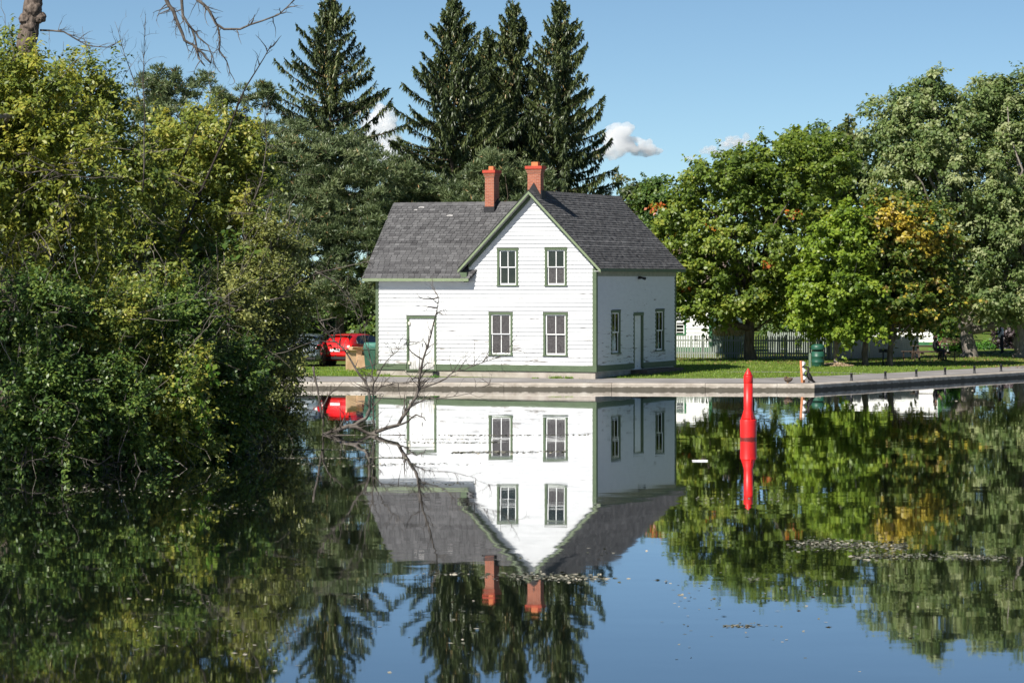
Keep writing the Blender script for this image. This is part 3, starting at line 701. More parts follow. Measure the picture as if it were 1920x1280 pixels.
def course(z0, z1, lim, openings, front):
    (l0, l1), (r0, r1) = lim(z0), lim(z1)          # limits at bottom and top
    cuts = []
    for (a, b, oz0, oz1) in sorted(openings):
        a += 0.012; b -= 0.012; oz0 += 0.012; oz1 -= 0.012
        if oz1 <= z0 or oz0 >= z1: continue
        cuts.append((a, b, oz0, oz1))
    pieces = []; cur_b, cur_t = l0, r0
    endb, endt = l1, r1
    for (a, b, oz0, oz1) in cuts:
        pieces.append((cur_b, cur_t, a, a, z0, z1))
        if oz0 > z0 + 0.015: pieces.append((a, a, b, b, z0, oz0))
        if oz1 < z1 - 0.015: pieces.append((a, a, b, b, oz1, z1))
        cur_b = cur_t = b
    pieces.append((cur_b, cur_t, endb, endt, z0, z1))
    for (ab, at, bb, bt, za, zb) in pieces:
        if bb - ab < 0.02: continue
        # long runs are butted from shorter boards
        if bb - ab > 4.6:
            m = ab + (bb-ab) * rgh.uniform(0.35, 0.65); runs = [(ab, at, m-0.003, m-0.003), (m+0.003, m+0.003, bb, bt)]
        else: runs = [(ab, at, bb, bt)]
        for r in runs:
            mb = MB(); dz = rgh.uniform(-0.003, 0.003)
            board_piece(mb, r[0], r[1], r[2], r[3], za + dz, zb + 0.006 + dz, front)
            mb.build('clapboard', M['white'], house)
EXPO = 0.176
def lim_front(z):
    h = min(2.80, (RIDGE_Z - 0.22 - z) / PITCH)
    if z < 4.40: return (-9.98, -0.1)
    return (RIDGE_U - h if h < 2.80 else -5.74, min(RIDGE_U + h, -0.1))
z = 0.885
while z < 7.80:
    z1 = z + EXPO
    if z < 4.40 <= z1:      # the course under the wing eave: stop the wing part
        course(z, z1, lambda q: (-9.98, -0.1), FRONT_OPEN, True)
    else: course(z, z1, lim_front, FRONT_OPEN, True)
    z = z1
z = 0.885
while z < 4.85:
    course(z, min(z + EXPO, 4.95), lambda q: (0.10, 9.78), SIDE_OPEN, False); z += EXPO

# windows and doors
def placed(front, o):
    """parts are drawn as if on the front; on the side wall they turn to face right"""
    if not front: o.rotation_euler = (0, 0, R(90))
    return o
def window(front, a, b, z0, z1, lower, upper, cw=0.10):
    dd = 0.045
    mb = MB()
    mb.box(a, a+cw, -dd, 0.10, z0+0.04, z1-cw*1.05); mb.box(b-cw, b, -dd, 0.10, z0+0.04, z1-cw*1.05)
    mb.box(a-0.012, b+0.012, -dd-0.008, 0.10, z1-cw*1.05, z1)
    w = placed(front, mb.build('window', M['green'], house, bevel=0.004))
    mb = MB(); mb.box(a-0.02, b+0.02, -dd-0.04, 0.10, z0-0.01, z0+0.04); mb.build('sill', M['green'], w, bevel=0.004)
    mb = MB(); mb.box(a, b, -dd-0.02, 0.03, z1+0.001, z1+0.022); mb.build('drip_cap', M['flashing'], w)
    ia, ib, iz0, iz1 = a+cw, b-cw, z0+0.04, z1-cw*1.05; st = 0.055; mid = (iz0+iz1)/2 + 0.02; cx = (ia+ib)/2
    for k, (s0, s1, yy) in enumerate(((iz0, mid+0.02, 0.035), (mid-0.02, iz1, 0.0))):
        mb = MB()
        mb.box(ia, ia+st, yy, yy+0.03, s0, s1); mb.box(ib-st, ib, yy, yy+0.03, s0, s1)
        mb.box(ia+st, ib-st, yy, yy+0.03, s0, s0+(0.07 if k == 0 else 0.04)); mb.box(ia+st, ib-st, yy, yy+0.03, s1-0.045, s1)
        p0, p1 = s0+(0.07 if k == 0 else 0.04), s1-0.045
        mb.box(cx-0.016, cx+0.016, yy+0.004, yy+0.026, p0, p1)
        mb.build('sash', M['sash'], w)
        for q0, q1 in ((ia+st, cx-0.016), (cx+0.016, ib-st)):
            pn = MB(); t = rgh.uniform(-0.003, 0.003)
            pn.add([(q0, yy+0.017, p0), (q1, yy+0.017+t, p0), (q1, yy+0.017+t, p1), (q0, yy+0.017, p1)], [(0, 1, 2, 3)])
            pn.build('pane', lower if k == 0 else upper, w)
D, U = M['glass_dust'], M['glass_dark']
window(True, *FRONT_OPEN[0], D, D); window(True, *FRONT_OPEN[1], D, D)
window(True, *FRONT_OPEN[2], U, U); window(True, *FRONT_OPEN[3], D, U)
window(False, *SIDE_OPEN[0], U, U); window(False, *SIDE_OPEN[1], U, U)
# front double door
a, b, z0, z1 = FRONT_OPEN[4]; cw = 0.105
mb = MB(); mb.box(a, a+cw, -0.045, 0.1, z0, z1-cw); mb.box(b-cw, b, -0.045, 0.1, z0, z1-cw); mb.box(a-0.01, b+0.01, -0.052, 0.1, z1-cw, z1); mb.box(a-0.03, b+0.03, -0.10, 0.1, z0-0.06, z0)
dr = mb.build('door', M['green'], house, bevel=0.004)
mb = MB(); mb.box(a-0.012, b+0.012, -0.06, 0.02, z1+0.001, z1+0.025); mb.build('drip_cap', M['flashing'], dr)
pw = (b - a - 2*cw) / 8
for k in range(8):
    mb = MB(); g = 0.012 if k == 4 else 0.003
    mb.box(a+cw+k*pw+g/2, a+cw+(k+1)*pw-0.002, 0.0+rgh.uniform(-0.002, 0.002), 0.04, z0, z1-cw); mb.build('plank', M['old_door'], dr)
mb = MB()
M['cream'] = simple('cream_metal', (0.62, 0.58, 0.47), None, 6, 0.5)
for sx in (a+cw-0.03, b-cw-0.06):
    for zz in (z0+0.2, z1-cw-0.28):
        h = MB(); h.box(sx, sx+0.09, -0.058, 0.01, zz, zz+0.13); h.build('hinge', M['cream'], dr)
mb = MB(); mb.box(-7.93, -7.91, -0.03, 0.0, 1.62, 1.76); mb.build('handle', M['black'], dr)
# side door
a, b, z0, z1 = SIDE_OPEN[2]
mb = MB(); mb.box(a, a+cw, -0.045, 0.12, z0, z1-cw-0.04); mb.box(b-cw, b, -0.045, 0.12, z0, z1-cw-0.04); mb.box(a-0.02, b+0.02, -0.055, 0.12, z1-cw-0.04, z1)
dr = placed(False, mb.build('door', M['green'], house, bevel=0.004))
mb = MB(); mb.box(a+cw, b-cw, 0.05, 0.09, z0, z1-cw-0.04); mb.build('door_leaf', M['white_door'], dr)
for pz0, pz1 in ((0.85, 1.45), (1.6, 2.75)):
    for pa, pb in ((a+cw+0.12, (a+b)/2-0.06), ((a+b)/2+0.06, b-cw-0.12)):
        h = MB(); h.box(pa, pb, 0.043, 0.06, pz0, pz1); h.build('door_panel', M['white_door'], dr, bevel=0.006)
h = MB(); h.ball((a+cw+0.08, 0.02, 1.62), 0.035, 8, 6); h.build('handle', M['black'], dr)
# corner boards, skirt, foundation
for (x0, x1, y0, y1, zt) in ((-0.13, 0.045, -0.045, 0.12, 4.93), (-10.1, -9.96, -0.045, 0.10, 4.5), (-0.06, 0.045, 9.72, 9.88, 4.93)):
    mb = MB(); mb.box(x0, x1, y0, y1, 0.885, zt); mb.build('corner_board', M['green'], house, bevel=0.004)
for (x0, x1) in ((-10.12, -8.66), (-7.23, -4.9), (-4.897, -1.9), (-1.897, 0.055)):
    mb = MB(); mb.box(x0, x1, -0.055, 0.1, 0.625 + rgh.uniform(-0.004, 0.004), 0.885); mb.build('skirt_board', M['green'], house, bevel=0.004)
for (y0, y1) in ((0.10, 4.44), (5.68, 9.88)):
    mb = MB(); mb.box(-0.1, 0.052, y0, y1, 0.64, 0.885); mb.build('skirt_board', M['green'], house, bevel=0.004)
mb = MB(); mb.box(-10.06, -0.02, 0.0, 9.8, -0.3, 0.61)
mb.build('foundation', M['concrete'], house)
mb = MB(); mb.box(-7.42, -7.12, -0.012, 0.2, 0.33, 0.56); mb.build('foundation_vent', M['black'], house)
mb = MB(); mb.box(-8.7, -7.45, -0.035, 0.1, 0.545, 0.60); mb.build('foundation_ledge', M['concrete'], house, bevel=0.006)
mb = MB(); mb.box(0.0, 0.75, 4.2, 8.9, 0.1, 0.60); st_ = mb.build('doorstep', simple('brown_step', (0.085, 0.062, 0.05), (0.15, 0.11, 0.09), 4, 0.8), house, bevel=0.01)
mb = MB(); mb.box(0.02, 0.14, 5.0, 5.1, 4.5, 4.62); mb.tube([(0.1, 5.05, 4.58), (0.22, 5.02, 4.55), (0.30, 5.16, 4.52)], [0.03, 0.05, 0.07], 8); mb.build('wall_lamp', M['black'], house)

# ---- roofs
def shingles(roof, origin, e, s, n, rows, expo, bounds, seed, keep=0, wide=0.27):
    """courses of shingles laid from the eave up; the first `keep` stay single pieces"""
    rg = random.Random(seed); mb = MB(); tints = []; singles = 0
    variants = {}
    o, e, s, n = Vector(origin), Vector(e).normalized(), Vector(s).normalized(), Vector(n).normalized()
    for i in range(rows):
        v0 = i*expo - 0.02 + rg.uniform(-0.004, 0.004); lo, hi = bounds(v0 + expo/2); u = lo - rg.random()*wide
        ct = rg.gauss(0.5, 0.07)
        while u < hi:
            w = wide*rg.uniform(0.86, 1.1); a, b = max(u, lo), min(u + w - 0.020, hi)
            if b - a > 0.04:
                lift = 0.022 + rg.random()*0.014; dv = rg.uniform(-0.006, 0.006); t = min(0.98, max(0.02, ct + rg.gauss(0, 0.10)))
                vs_ = [(a, v0+dv, lift), (b, v0+dv+rg.uniform(-0.006, 0.006), lift+rg.uniform(-0.004, 0.004)), (b, v0+expo*1.3, 0.006), (a, v0+expo*1.3, 0.006), (a, v0+dv, 0.0), (b, v0+dv, 0.0)]
                fs_ = [(0, 1, 2, 3), (4, 5, 1, 0), (4, 0, 3), (5, 2, 1)]
                if singles < keep and abs((b - a) - (w - 0.020)) < 1e-6:
                    key = (round(w*50), round(t*9))
                    if key not in variants:
                        m2 = MB(); ww = key[0]/50 - 0.020
                        m2.add([(0, 0, 0.022), (ww, 0.003, 0.019), (ww, expo*1.3, 0.006), (0, expo*1.3, 0.006), (0, 0, 0), (ww, 0, 0)], fs_)
                        me = m2.mesh('shingle', M['shingle']); at = me.attributes.new('tint', 'FLOAT', 'FACE'); at.data.foreach_set('value', [key[1]/9.0]*4); variants[key] = me
                    ob = link_mesh('shingle', variants[key], roof)
                    mat = Matrix((e, s, n)).transposed().to_4x4(); mat.translation = o + e*a + s*(v0+dv); ob.matrix_local = mat; singles += 1
                else:
                    mb.add([o + e*x + s*y + n*zz for x, y, zz in vs_], fs_); tints += [t]*4
            u += w
    me = mb.mesh('shingle_field', M['shingle']); at = me.attributes.new('tint', 'FLOAT', 'FACE'); at.data.foreach_set('value', tints)
    ob = link_mesh('shingle_field', me, roof); ob['kind'] = 'stuff'
c45 = math.sqrt(1 + PITCH**2)
# main roof
YF, YB = -0.35, 10.3
mb = MB(); ov = EAVE_U - RIDGE_U; ez = RIDGE_Z - PITCH*ov
mb.slab([(RIDGE_U, YF, RIDGE_Z), (RIDGE_U+ov, YF, ez), (RIDGE_U+ov, YB, ez), (RIDGE_U, YB, RIDGE_Z)], 0.07)
mb.slab([(RIDGE_U, YF, RIDGE_Z), (RIDGE_U-ov, YF, ez), (RIDGE_U-ov, YB, ez), (RIDGE_U, YB, RIDGE_Z)], 0.07)
roof = mb.build('roof', M['roofdeck'], house)
L = ov * c45
shingles(roof, (EAVE_U, YF, ez), (0, 1, 0), (-1, 0, PITCH), (PITCH, 0, 1), int(L/0.142), 0.142, lambda v: (-0.03, YB-YF+0.03), 31, 0)
shingles(roof, (RIDGE_U-ov, YB, ez), (0, -1, 0), (1, 0, PITCH), (-PITCH, 0, 1), int(L/0.142), 0.142, lambda v: (-0.03, YB-YF+0.03), 32, 0, 0.5)
mb = MB(); rg = random.Random(5); y = YF
while y < YB:
    mb.slab([(RIDGE_U, y, RIDGE_Z+0.035), (RIDGE_U+0.14, y, RIDGE_Z+0.035-0.14), (RIDGE_U+0.14, y+0.3, RIDGE_Z+0.022-0.14), (RIDGE_U, y+0.3, RIDGE_Z+0.022)], 0.012)
    mb.slab([(RIDGE_U, y, RIDGE_Z+0.035), (RIDGE_U-0.14, y, RIDGE_Z+0.035-0.14), (RIDGE_U-0.14, y+0.3, RIDGE_Z+0.022-0.14), (RIDGE_U, y+0.3, RIDGE_Z+0.022)], 0.012); y += 0.28
me = mb.mesh('ridge_cap', M['shingle']); at = me.attributes.new('tint', 'FLOAT', 'FACE'); at.data.foreach_set('value', [rg.uniform(0.3, 0.6) for _ in me.polygons]); link_mesh('ridge_cap', me, roof)
# verge boards, soffits and friezes on the front gable
for sg in (1, -1):
    def rp(t, drop, y): return (RIDGE_U + sg*ov*t, y, RIDGE_Z - PITCH*ov*t - drop)
    def strip(name, y0, y1, d0, d1, t0, t1, mat):
        mb = MB(); vs_ = [rp(t, d, y) for y in (y0, y1) for (t, d) in ((t0, d0), (t1, d0), (t1, d1), (t0, d1))]
        mb.add(vs_, [(0, 1, 2, 3), (7, 6, 5, 4), (0, 4, 5, 1), (1, 5, 6, 2), (2, 6, 7, 3), (3, 7, 4, 0)]); return mb.build(name, mat, house)
    strip('verge_board', YF-0.03, YF-0.001, 0.012, 0.150, 0.0, 1.012, M['green_light'])
    strip('verge_drip', YF-0.045, YF-0.0005, -0.03, 0.012, 0.0, 1.015, M['flashing'])
    strip('soffit', YF, -0.0275, 0.100, 0.118, 0.0, 1.0, M['soffit'])
    strip('frieze_board', -0.062, -0.030, 0.120, 0.32, 0.02, 0.90, M['green'])
# right eave: fascia, soffit, frieze
mb = MB(); mb.box(EAVE_U+0.001, EAVE_U+0.025, YF, YB, ez-0.14, ez-0.002); mb.build('fascia', M['green'], house)
mb = MB(); mb.box(0.03, EAVE_U, YF+0.01, YB-0.01, ez-0.135, ez-0.105); mb.build('soffit', M['soffit'], house)
mb = MB(); mb.box(0.028, 0.05, 0.1, 9.8, ez-0.33, ez-0.136); mb.build('frieze_board', simple('tan_frieze', (0.24, 0.25, 0.20), None, 5, 0.7), house)
mb = MB(); mb.box(RIDGE_U-ov-0.025, RIDGE_U-ov-0.001, YF, 0.15, ez-0.14, ez-0.002); mb.build('fascia', M['green'], house)
mb = MB(); mb.prism([(-6.06, 4.78), (-5.72, 4.78), (-5.72, 4.42), (-5.80, 4.36), (-5.84, 4.36)], 'y', -0.33, -0.05); mb.build('eave_return', M['green'], house)
# wing roof
XL = -10.57
mb = MB()
mb.slab([(XL, W_Y0, W_Z0), (-5.6, W_Y0, W_Z0), (-3.3, W_RIDGE_Y, W_RIDGE_Z), (XL, W_RIDGE_Y, W_RIDGE_Z)], 0.07)
mb.slab([(XL, W_RIDGE_Y, W_RIDGE_Z), (-3.3, W_RIDGE_Y, W_RIDGE_Z), (-5.6, 6.1, W_Z0), (XL, 6.1, W_Z0)], 0.07)
wroof = mb.build('wing_roof', M['roofdeck'], house)
def wb_(v):
    y = v/c45; return (-0.03, -5.6 - XL + y*(2.3/3.22))
shingles(wroof, (XL, W_Y0, W_Z0), (1, 0, 0), (0, 1, PITCH), (0, -PITCH, 1), int(3.22*c45/0.142), 0.142, wb_, 33, 300)
mb = MB(); x = XL
while x < -3.4:
    for sg in (1, -1):
        mb.slab([(x, W_RIDGE_Y, W_RIDGE_Z+0.035), (x+0.3, W_RIDGE_Y, W_RIDGE_Z+0.022), (x+0.3, W_RIDGE_Y+sg*0.14, W_RIDGE_Z-0.12), (x, W_RIDGE_Y+sg*0.14, W_RIDGE_Z-0.107)], 0.012)
    x += 0.28
me = mb.mesh('ridge_cap', M['shingle']); at = me.attributes.new('tint', 'FLOAT', 'FACE'); at.data.foreach_set('value', [rg.uniform(0.3, 0.6) for _ in me.polygons]); link_mesh('ridge_cap', me, wroof)
mb = MB(); mb.box(XL, -5.62, W_Y0-0.028, W_Y0-0.002, W_Z0-0.125, W_Z0-0.002); mb.build('fascia', M['green_light'], house)
mb = MB(); mb.box(XL+0.01, -5.72, W_Y0, -0.03, W_Z0-0.12, W_Z0-0.098); mb.build('soffit', M['soffit'], house)
for sg in (0,):
    mb = MB(); mb.prism([(W_Y0, W_Z0-0.14), (W_RIDGE_Y, W_RIDGE_Z-0.14), (W_RIDGE_Y, W_RIDGE_Z-0.005), (W_Y0, W_Z0-0.005)], 'x', XL-0.028, XL-0.002); mb.build('verge_board', M['green'], house)
# pale patches where shingles have lost their cap
for (u, v, w, h) in ((1.28, 4.25, 0.28, 0.10), (1.12, 4.10, 0.16, 0.08), (2.78, 3.72, 0.30, 0.10)):
    mb = MB(); s = Vector((0, 1, PITCH)).normalized(); n = Vector((0, -PITCH, 1)).normalized(); o = Vector((XL, W_Y0, W_Z0)) + n*0.034
    vs_ = [o + Vector((1, 0, 0))*(u+x) + s*(v+y) for x, y in ((0, 0), (w*0.4, h*0.35), (w, 0), (w*0.93, h*0.9), (w*0.5, h), (w*0.08, h*0.8))]
    mb.slab(vs_, 0.008); mb.build('exposed_patch', simple('bare_felt', (0.34, 0.33, 0.32), None, 5, 0.9), wroof)
# chimneys
def chimney(x0, x1, y0, y1, zb, zt, flash):
    mb = MB(); mb.box(x0, x1, y0, y1, zb, zt-0.16)
    mb.box(x0-0.025, x1+0.025, y0-0.025, y1+0.025, zt-0.16, zt-0.08); mb.box(x0-0.05, x1+0.05, y0-0.05, y1+0.05, zt-0.08, zt)
    c = mb.build('chimney', M['brick'], house)
    mb = MB(); mb.box(x0-0.09, x1+0.09, y0-0.09, y1+0.09, zt, zt+0.13); mb.build('chimney_cap', M['cap_red'], c, bevel=0.012)
    cx = (x0+x1)/2; w = (x1-x0)*0.22 + 0.02; mb = MB(); mb.box(cx-w, cx+w, (y0+y1)/2-0.12, (y0+y1)/2+0.12, zt+0.13, zt+0.30); mb.build('flue', M['pot'], c, bevel=0.01)
    mb = MB(); flash(mb); mb.build('flashing', M['flashing'], c)
def fl_main(mb):
    # cricket in front and stepped collar at the side
    x0, x1, y0 = -3.16, -2.54, 0.13
    mb.prism([(RIDGE_U-0.40, roof_z(RIDGE_U-0.40)+0.01), (RIDGE_U+0.34, roof_z(RIDGE_U+0.34)+0.01), (RIDGE_U+0.34, roof_z(RIDGE_U+0.34)+0.16), (RIDGE_U+0.03, RIDGE_Z+0.34), (RIDGE_U-0.40, roof_z(RIDGE_U-0.40)+0.12)], 'y', y0, y0+0.055)
    mb.box(-2.535, -2.50, 0.14, 0.62, 7.72, 8.22)
chimney(-3.15, -2.56, 0.19, 0.55, 7.5, 9.12, fl_main)
def fl_wing(mb):
    mb.box(-6.10, -5.62, 2.40, 2.43, 7.25, 7.62); mb.prism([(2.42, 7.3), (3.1, 7.3), (3.1, 7.75), (2.86, 7.98), (2.42, 7.68)], 'x', -5.64, -5.605)
chimney(-6.06, -5.64, 2.44, 3.02, 7.0, 9.06, fl_wing)
# weeds along the foundation
rng = np.random.default_rng(3)
def weed(label, px, py, n, w, h, mat='grass_leaf', seed=1, group=None):
    rng = np.random.default_rng(seed); b = G(px, py); pos = np.array(b) + np.stack([rng.normal(0, w, n), rng.normal(0, 0.05, n), np.zeros(n)], 1)
    ax = rng.normal(size=(n, 3))*0.55; ax[:, 2] = 1
    me = leaf_mesh('weed_tuft', pos, ax, unit(rng.normal(size=(n, 3))), h*rng.uniform(0.4, 1.2, n), 0.03, rng.normal(0.45, 0.2, n), M[mat], 0.1, 0.4)
    me.transform(Matrix.Translation(-b)); o = link_mesh('weed_tuft', me, None, b); return tag(o, label, 'weed', group, 'stuff')
weed('ragged weed tuft at the foot of the foundation, under the right lower window', 1043, 709.6, 160, 0.16, 0.14, seed=4)
weed('small weed tuft right of the larger one against the foundation', 1068, 709.8, 90, 0.13, 0.13, seed=5)
weed('green weed growing in the foundation vent below the front door', 816, 708.3, 70, 0.08, 0.16, 'leaf_sumac', seed=6)
weed('thin weeds at the front corner of the foundation', 1102, 710, 80, 0.18, 0.08, seed=7)
weed('small weed tuft under the gap between the lower windows', 1005, 709.4, 50, 0.07, 0.09, seed=8)

# ------------------------------------------------------------------ broadleaf trees on the right
def pix(c): return (CX + c[0]*FPX/c[1], HY + (CAMZ - c[2])*FPX/c[1])
def t_maple(c, t, rng):
    x, y = pix(c)
    if (x < 1262 and 340 < y < 420 and rng.random() < 0.12) or rng.random() < 0.0006: return 1.0
    return t + (0.1 if y > 380 else 0)
def t_turn(c, t, rng):
    x, y = pix(c); s = (x-1655)/95
    if 0 <= s <= 1 and abs(y - (395 + 75*s)) < 20: return rng.uniform(0.82, 0.97)
    if y < 425 and rng.random() < 0.3: return rng.uniform(0.58, 0.7)
    if rng.random() < 0.02: return rng.uniform(0.6, 0.8)
    return t
YM = G(1408, 676).y
GR = 'park trees right of the house'
tree('maple_tree', 'broad dark green maple with spreading limb, nearest the house gable', G(1408, 676), 2.6, 0.30,
     [blob(1400, 440, 165, 150, YM, 4.5), blob(1290, 420, 75, 80, YM, 2.5), blob(1310, 510, 75, 65, YM-1, 2.5), blob(1480, 340, 115, 85, YM+1, 3), blob(1385, 338, 105, 55, YM, 3), blob(1365, 565, 95, 48, YM-1, 2.6), blob(1480, 540, 90, 60, YM, 3), blob(1560, 300, 40, 55, YM+2, 2), blob(1240, 545, 50, 50, YM-2, 1.8), blob(1300, 575, 60, 26, YM-2, 1.6)],
     1250, 0.36, 76000, 0.185, 0.15, M['leaf_maple'], seed=41, limbs=26, group=GR, tint_fn=t_maple,
     extra_wood=lambda mb, rng: mb.tube([np.array(G(1408, 676)) + np.array((0, 0, 1.6)), np.array(P(1372, 608, YM-1)), np.array(P(1335, 583, YM-1.5)), np.array(P(1300, 570, YM-2))], [0.2, 0.15, 0.11, 0.06], 8))
Y2 = G(1567, 685).y
tree('small_maple', 'small bright green maple standing in the ring of wood chips', G(1567, 685), 1.6, 0.13,
     [blob(1575, 545, 92, 75, Y2, 2.2), blob(1575, 465, 72, 62, Y2, 1.9), blob(1520, 560, 52, 60, Y2-0.5, 1.4), blob(1570, 612, 72, 32, Y2, 1.6), blob(1620, 590, 60, 45, Y2, 1.5), blob(1590, 415, 40, 35, Y2, 1.2)],
     620, 0.31, 36000, 0.185, 0.155, M['leaf_bright'], 'bark_grey', seed=42, limbs=18, group=GR)
Y3 = G(1622, 686).y
tree('turning_maple', 'maple on a slim dark trunk right of the bright one, its crown turning yellow', G(1622, 686), 2.0, 0.16,
     [blob(1650, 470, 85, 80, Y3+1.5, 2.2), blob(1660, 400, 58, 45, Y3+1.5, 1.8), blob(1700, 440, 60, 60, Y3+1, 1.8), blob(1650, 560, 85, 50, Y3+1, 2.2)],
     600, 0.31, 35000, 0.18, 0.15, M['leaf_turn'], seed=43, limbs=16, group=GR, tint_fn=t_turn)
Y4 = G(1667, 686).y
tree('shady_maple', 'dark leafy maple on the second slim trunk, beside the picnic table', G(1667, 686), 2.0, 0.16,
     [blob(1725, 500, 80, 75, Y4+2, 2.4), blob(1745, 570, 80, 50, Y4+2, 2.4), blob(1690, 590, 75, 36, Y4+1.5, 2.2), blob(1740, 440, 55, 55, Y4+2, 2)],
     600, 0.31, 33000, 0.18, 0.15, M['leaf_turn'], seed=44, limbs=16, group=GR, tint_fn=t_turn)
Y5 = G(1818, 669).y
def t_silver(c, t, rng): return t + rng.choice([0, 0, 0.25, 0.4])
tree('silver_maple', 'tall pale silver maple with a thick forked trunk behind the bench', G(1818, 669), 2.2, 0.42,
     [blob(1740, 250, 100, 85, Y5+1, 3), blob(1780, 340, 130, 110, Y5+1, 3.5), blob(1700, 330, 90, 90, Y5+2, 3), blob(1850, 440, 110, 120, Y5, 3.4), blob(1770, 470, 110, 90, Y5+1, 3), blob(1870, 560, 100, 62, Y5-1, 3), blob(1735, 185, 38, 48, Y5+1, 1.4), blob(1690, 205, 40, 45, Y5+1, 1.5), blob(1745, 155, 16, 26, Y5+1, 0.7), blob(1790, 200, 35, 45, Y5+1, 1.3), blob(1660, 250, 55, 70, Y5+2, 2)],
     1300, 0.38, 74000, 0.21, 0.13, M['leaf_silver'], 'bark_grey', seed=45, limbs=26, group=GR, tint_fn=t_silver, droop=0.8, flat=0.85,
     extra_wood=lambda mb, rng: (mb.tube([np.array(G(1818, 669)) + np.array((0, 0, 1.4)), P(1842, 617, Y5), P(1872, 606, Y5), P(1905, 596, Y5), P(1935, 570, Y5)], [0.26, 0.2, 0.17, 0.13, 0.08], 8),
                                 mb.tube([np.array(G(1818, 669)) + np.array((0, 0, 1.5)), P(1795, 608, Y5), P(1775, 580, Y5), P(1760, 540, Y5)], [0.3, 0.24, 0.18, 0.1], 8)))
Y6 = G(1912, 671).y
tree('silver_maple', 'tall silver maple with a mottled trunk cut by the right edge', G(1912, 671), 2.6, 0.34,
     [blob(1860, 240, 70, 90, Y6+4, 2.5), blob(1920, 280, 90, 110, Y6+4, 3), blob(1930, 420, 100, 110, Y6+2, 3), blob(1940, 560, 90, 70, Y6+1, 2.6), blob(1862, 185, 35, 45, Y6+4, 1.4), blob(1866, 158, 14, 24, Y6+4, 0.6), blob(1905, 175, 35, 40, Y6+4, 1.4)],
     850, 0.38, 50000, 0.21, 0.13, M['leaf_silver'], 'bark_grey', seed=46, limbs=20, group=GR, tint_fn=t_silver, droop=0.8, flat=0.85)
tree('distant_maple', 'dark rounded treetop between the broad maple and the silver maple', P(1520, 656, 190), 4, 0.25,
     [blob(1515, 270, 48, 45, 190, 2), blob(1535, 320, 60, 60, 190, 2.5)], 70, 0.7, 9000, 0.24, 0.19, M['leaf_maple'], seed=47, limbs=10, group='trees beyond the park')
tree('distant_maple', 'brownish treetop rising just left of the silver maple', P(1590, 656, 196), 4, 0.25,
     [blob(1580, 270, 38, 45, 196, 2), blob(1600, 330, 50, 60, 196, 2.5)], 70, 0.7, 9000, 0.24, 0.19, M['leaf_back'], seed=48, limbs=10, group='trees beyond the park')
tree('distant_tree', 'small yellowing tree behind the far end of the house ridge', P(1190, 660, 200), 5, 0.2,
     [blob(1185, 365, 34, 40, 200, 1.6), blob(1180, 440, 45, 60, 200, 2)], 60, 0.6, 7000, 0.22, 0.18, M['leaf_back'], seed=49, limbs=10, group='trees beyond the park', tint_fn=lambda c, t, rng: 0.9 if rng.random() < 0.35 else t)
tree('distant_tree', 'dark green tree squeezed between the house roof and the broad maple', P(1232, 664, 178), 4, 0.22,
     [blob(1232, 420, 45, 75, 178, 2), blob(1225, 370, 28, 40, 178, 1.4), blob(1240, 520, 40, 60, 178, 2)], 80, 0.6, 10000, 0.2, 0.16, M['leaf_shrub'], seed=50, limbs=10, group='trees beyond the park')

# ------------------------------------------------------------------ conifers behind the house
GS = 'tall spruces behind the house'
def Z0(px, Y): return (P(px, 600, Y).x, Y, 0.5)
def hgt(py, Y): return CAMZ - (py-HY)*Y/FPX - 0.5
conifer('spruce_tree', 'lone spruce with upswept boughs, left of the other tall spruces', Z0(618, 185), hgt(-8, 185), 6.2, 8.0, 61, GS, top_el=40)
conifer('spruce_tree', 'tall spruce leftmost of the close group above the wing roof', Z0(850, 180), hgt(-6, 180), 6.2, 4.5, 62, GS, dens=1.25)
conifer('spruce_tree', 'spruce with a pointed top in the middle of the close group', Z0(962, 186), hgt(6, 186), 5.2, 5, 63, GS, dens=1.4)
conifer('spruce_tree', 'spruce on the right of the close group, beside the white cloud', Z0(1050, 182), hgt(-4, 182), 5.7, 4, 64, GS, dens=1.35)
conifer('spruce_tree', 'lower spruce wedged between the taller ones, above the wing chimney', Z0(915, 190), hgt(58, 190), 4.8, 5, 65, GS, dens=1.25)
GP = 'pines behind the house and the cars'
pine('pine_tree', 'bushy pine filling the gap left of the wing roof, above the cars', (P(636, 600, 167).x, 167, 0.5), 7.5, 0.26,
     [blob(600, 330, 95, 75, 166, 3), blob(690, 335, 60, 65, 166, 2.4), blob(580, 440, 95, 80, 165, 3), blob(680, 460, 80, 90, 165, 3), blob(560, 540, 90, 60, 164, 3), blob(655, 550, 70, 45, 164, 2.6), blob(540, 270, 50, 50, 167, 2), blob(640, 275, 60, 40, 167, 2)],
     460, 0.56, 11500, 71, GP, limbs=16)
pine('pine_tree', 'dark green pine top showing between and behind the two chimneys', P(950, 664, 168), 7.5, 0.24,
     [blob(940, 325, 60, 42, 168, 2), blob(1000, 350, 45, 45, 168, 2), blob(885, 365, 55, 45, 168, 2.2), blob(960, 400, 90, 50, 168, 2.6)], 170, 0.5, 4600, 72, GP)
pine('pine_tree', 'pine low behind the wing ridge, left of its chimney', P(790, 664, 170), 6.5, 0.22,
     [blob(790, 375, 60, 42, 170, 2), blob(750, 420, 60, 60, 170, 2.2), blob(760, 340, 40, 40, 170, 1.8)], 150, 0.5, 4000, 73, GP)
pine('pine_tree', 'round-topped pine poking up behind the thicket at upper left', (P(330, 600, 162).x, 162, 0.5), 12, 0.24,
     [blob(305, 205, 60, 40, 162, 1.6), blob(300, 165, 38, 40, 162, 1.5), blob(358, 152, 36, 36, 162, 1.5), blob(330, 235, 85, 60, 162, 2.2), blob(330, 330, 110, 70, 162, 2.6)], 170, 0.52, 4300, 74, GP, needle=0.32)
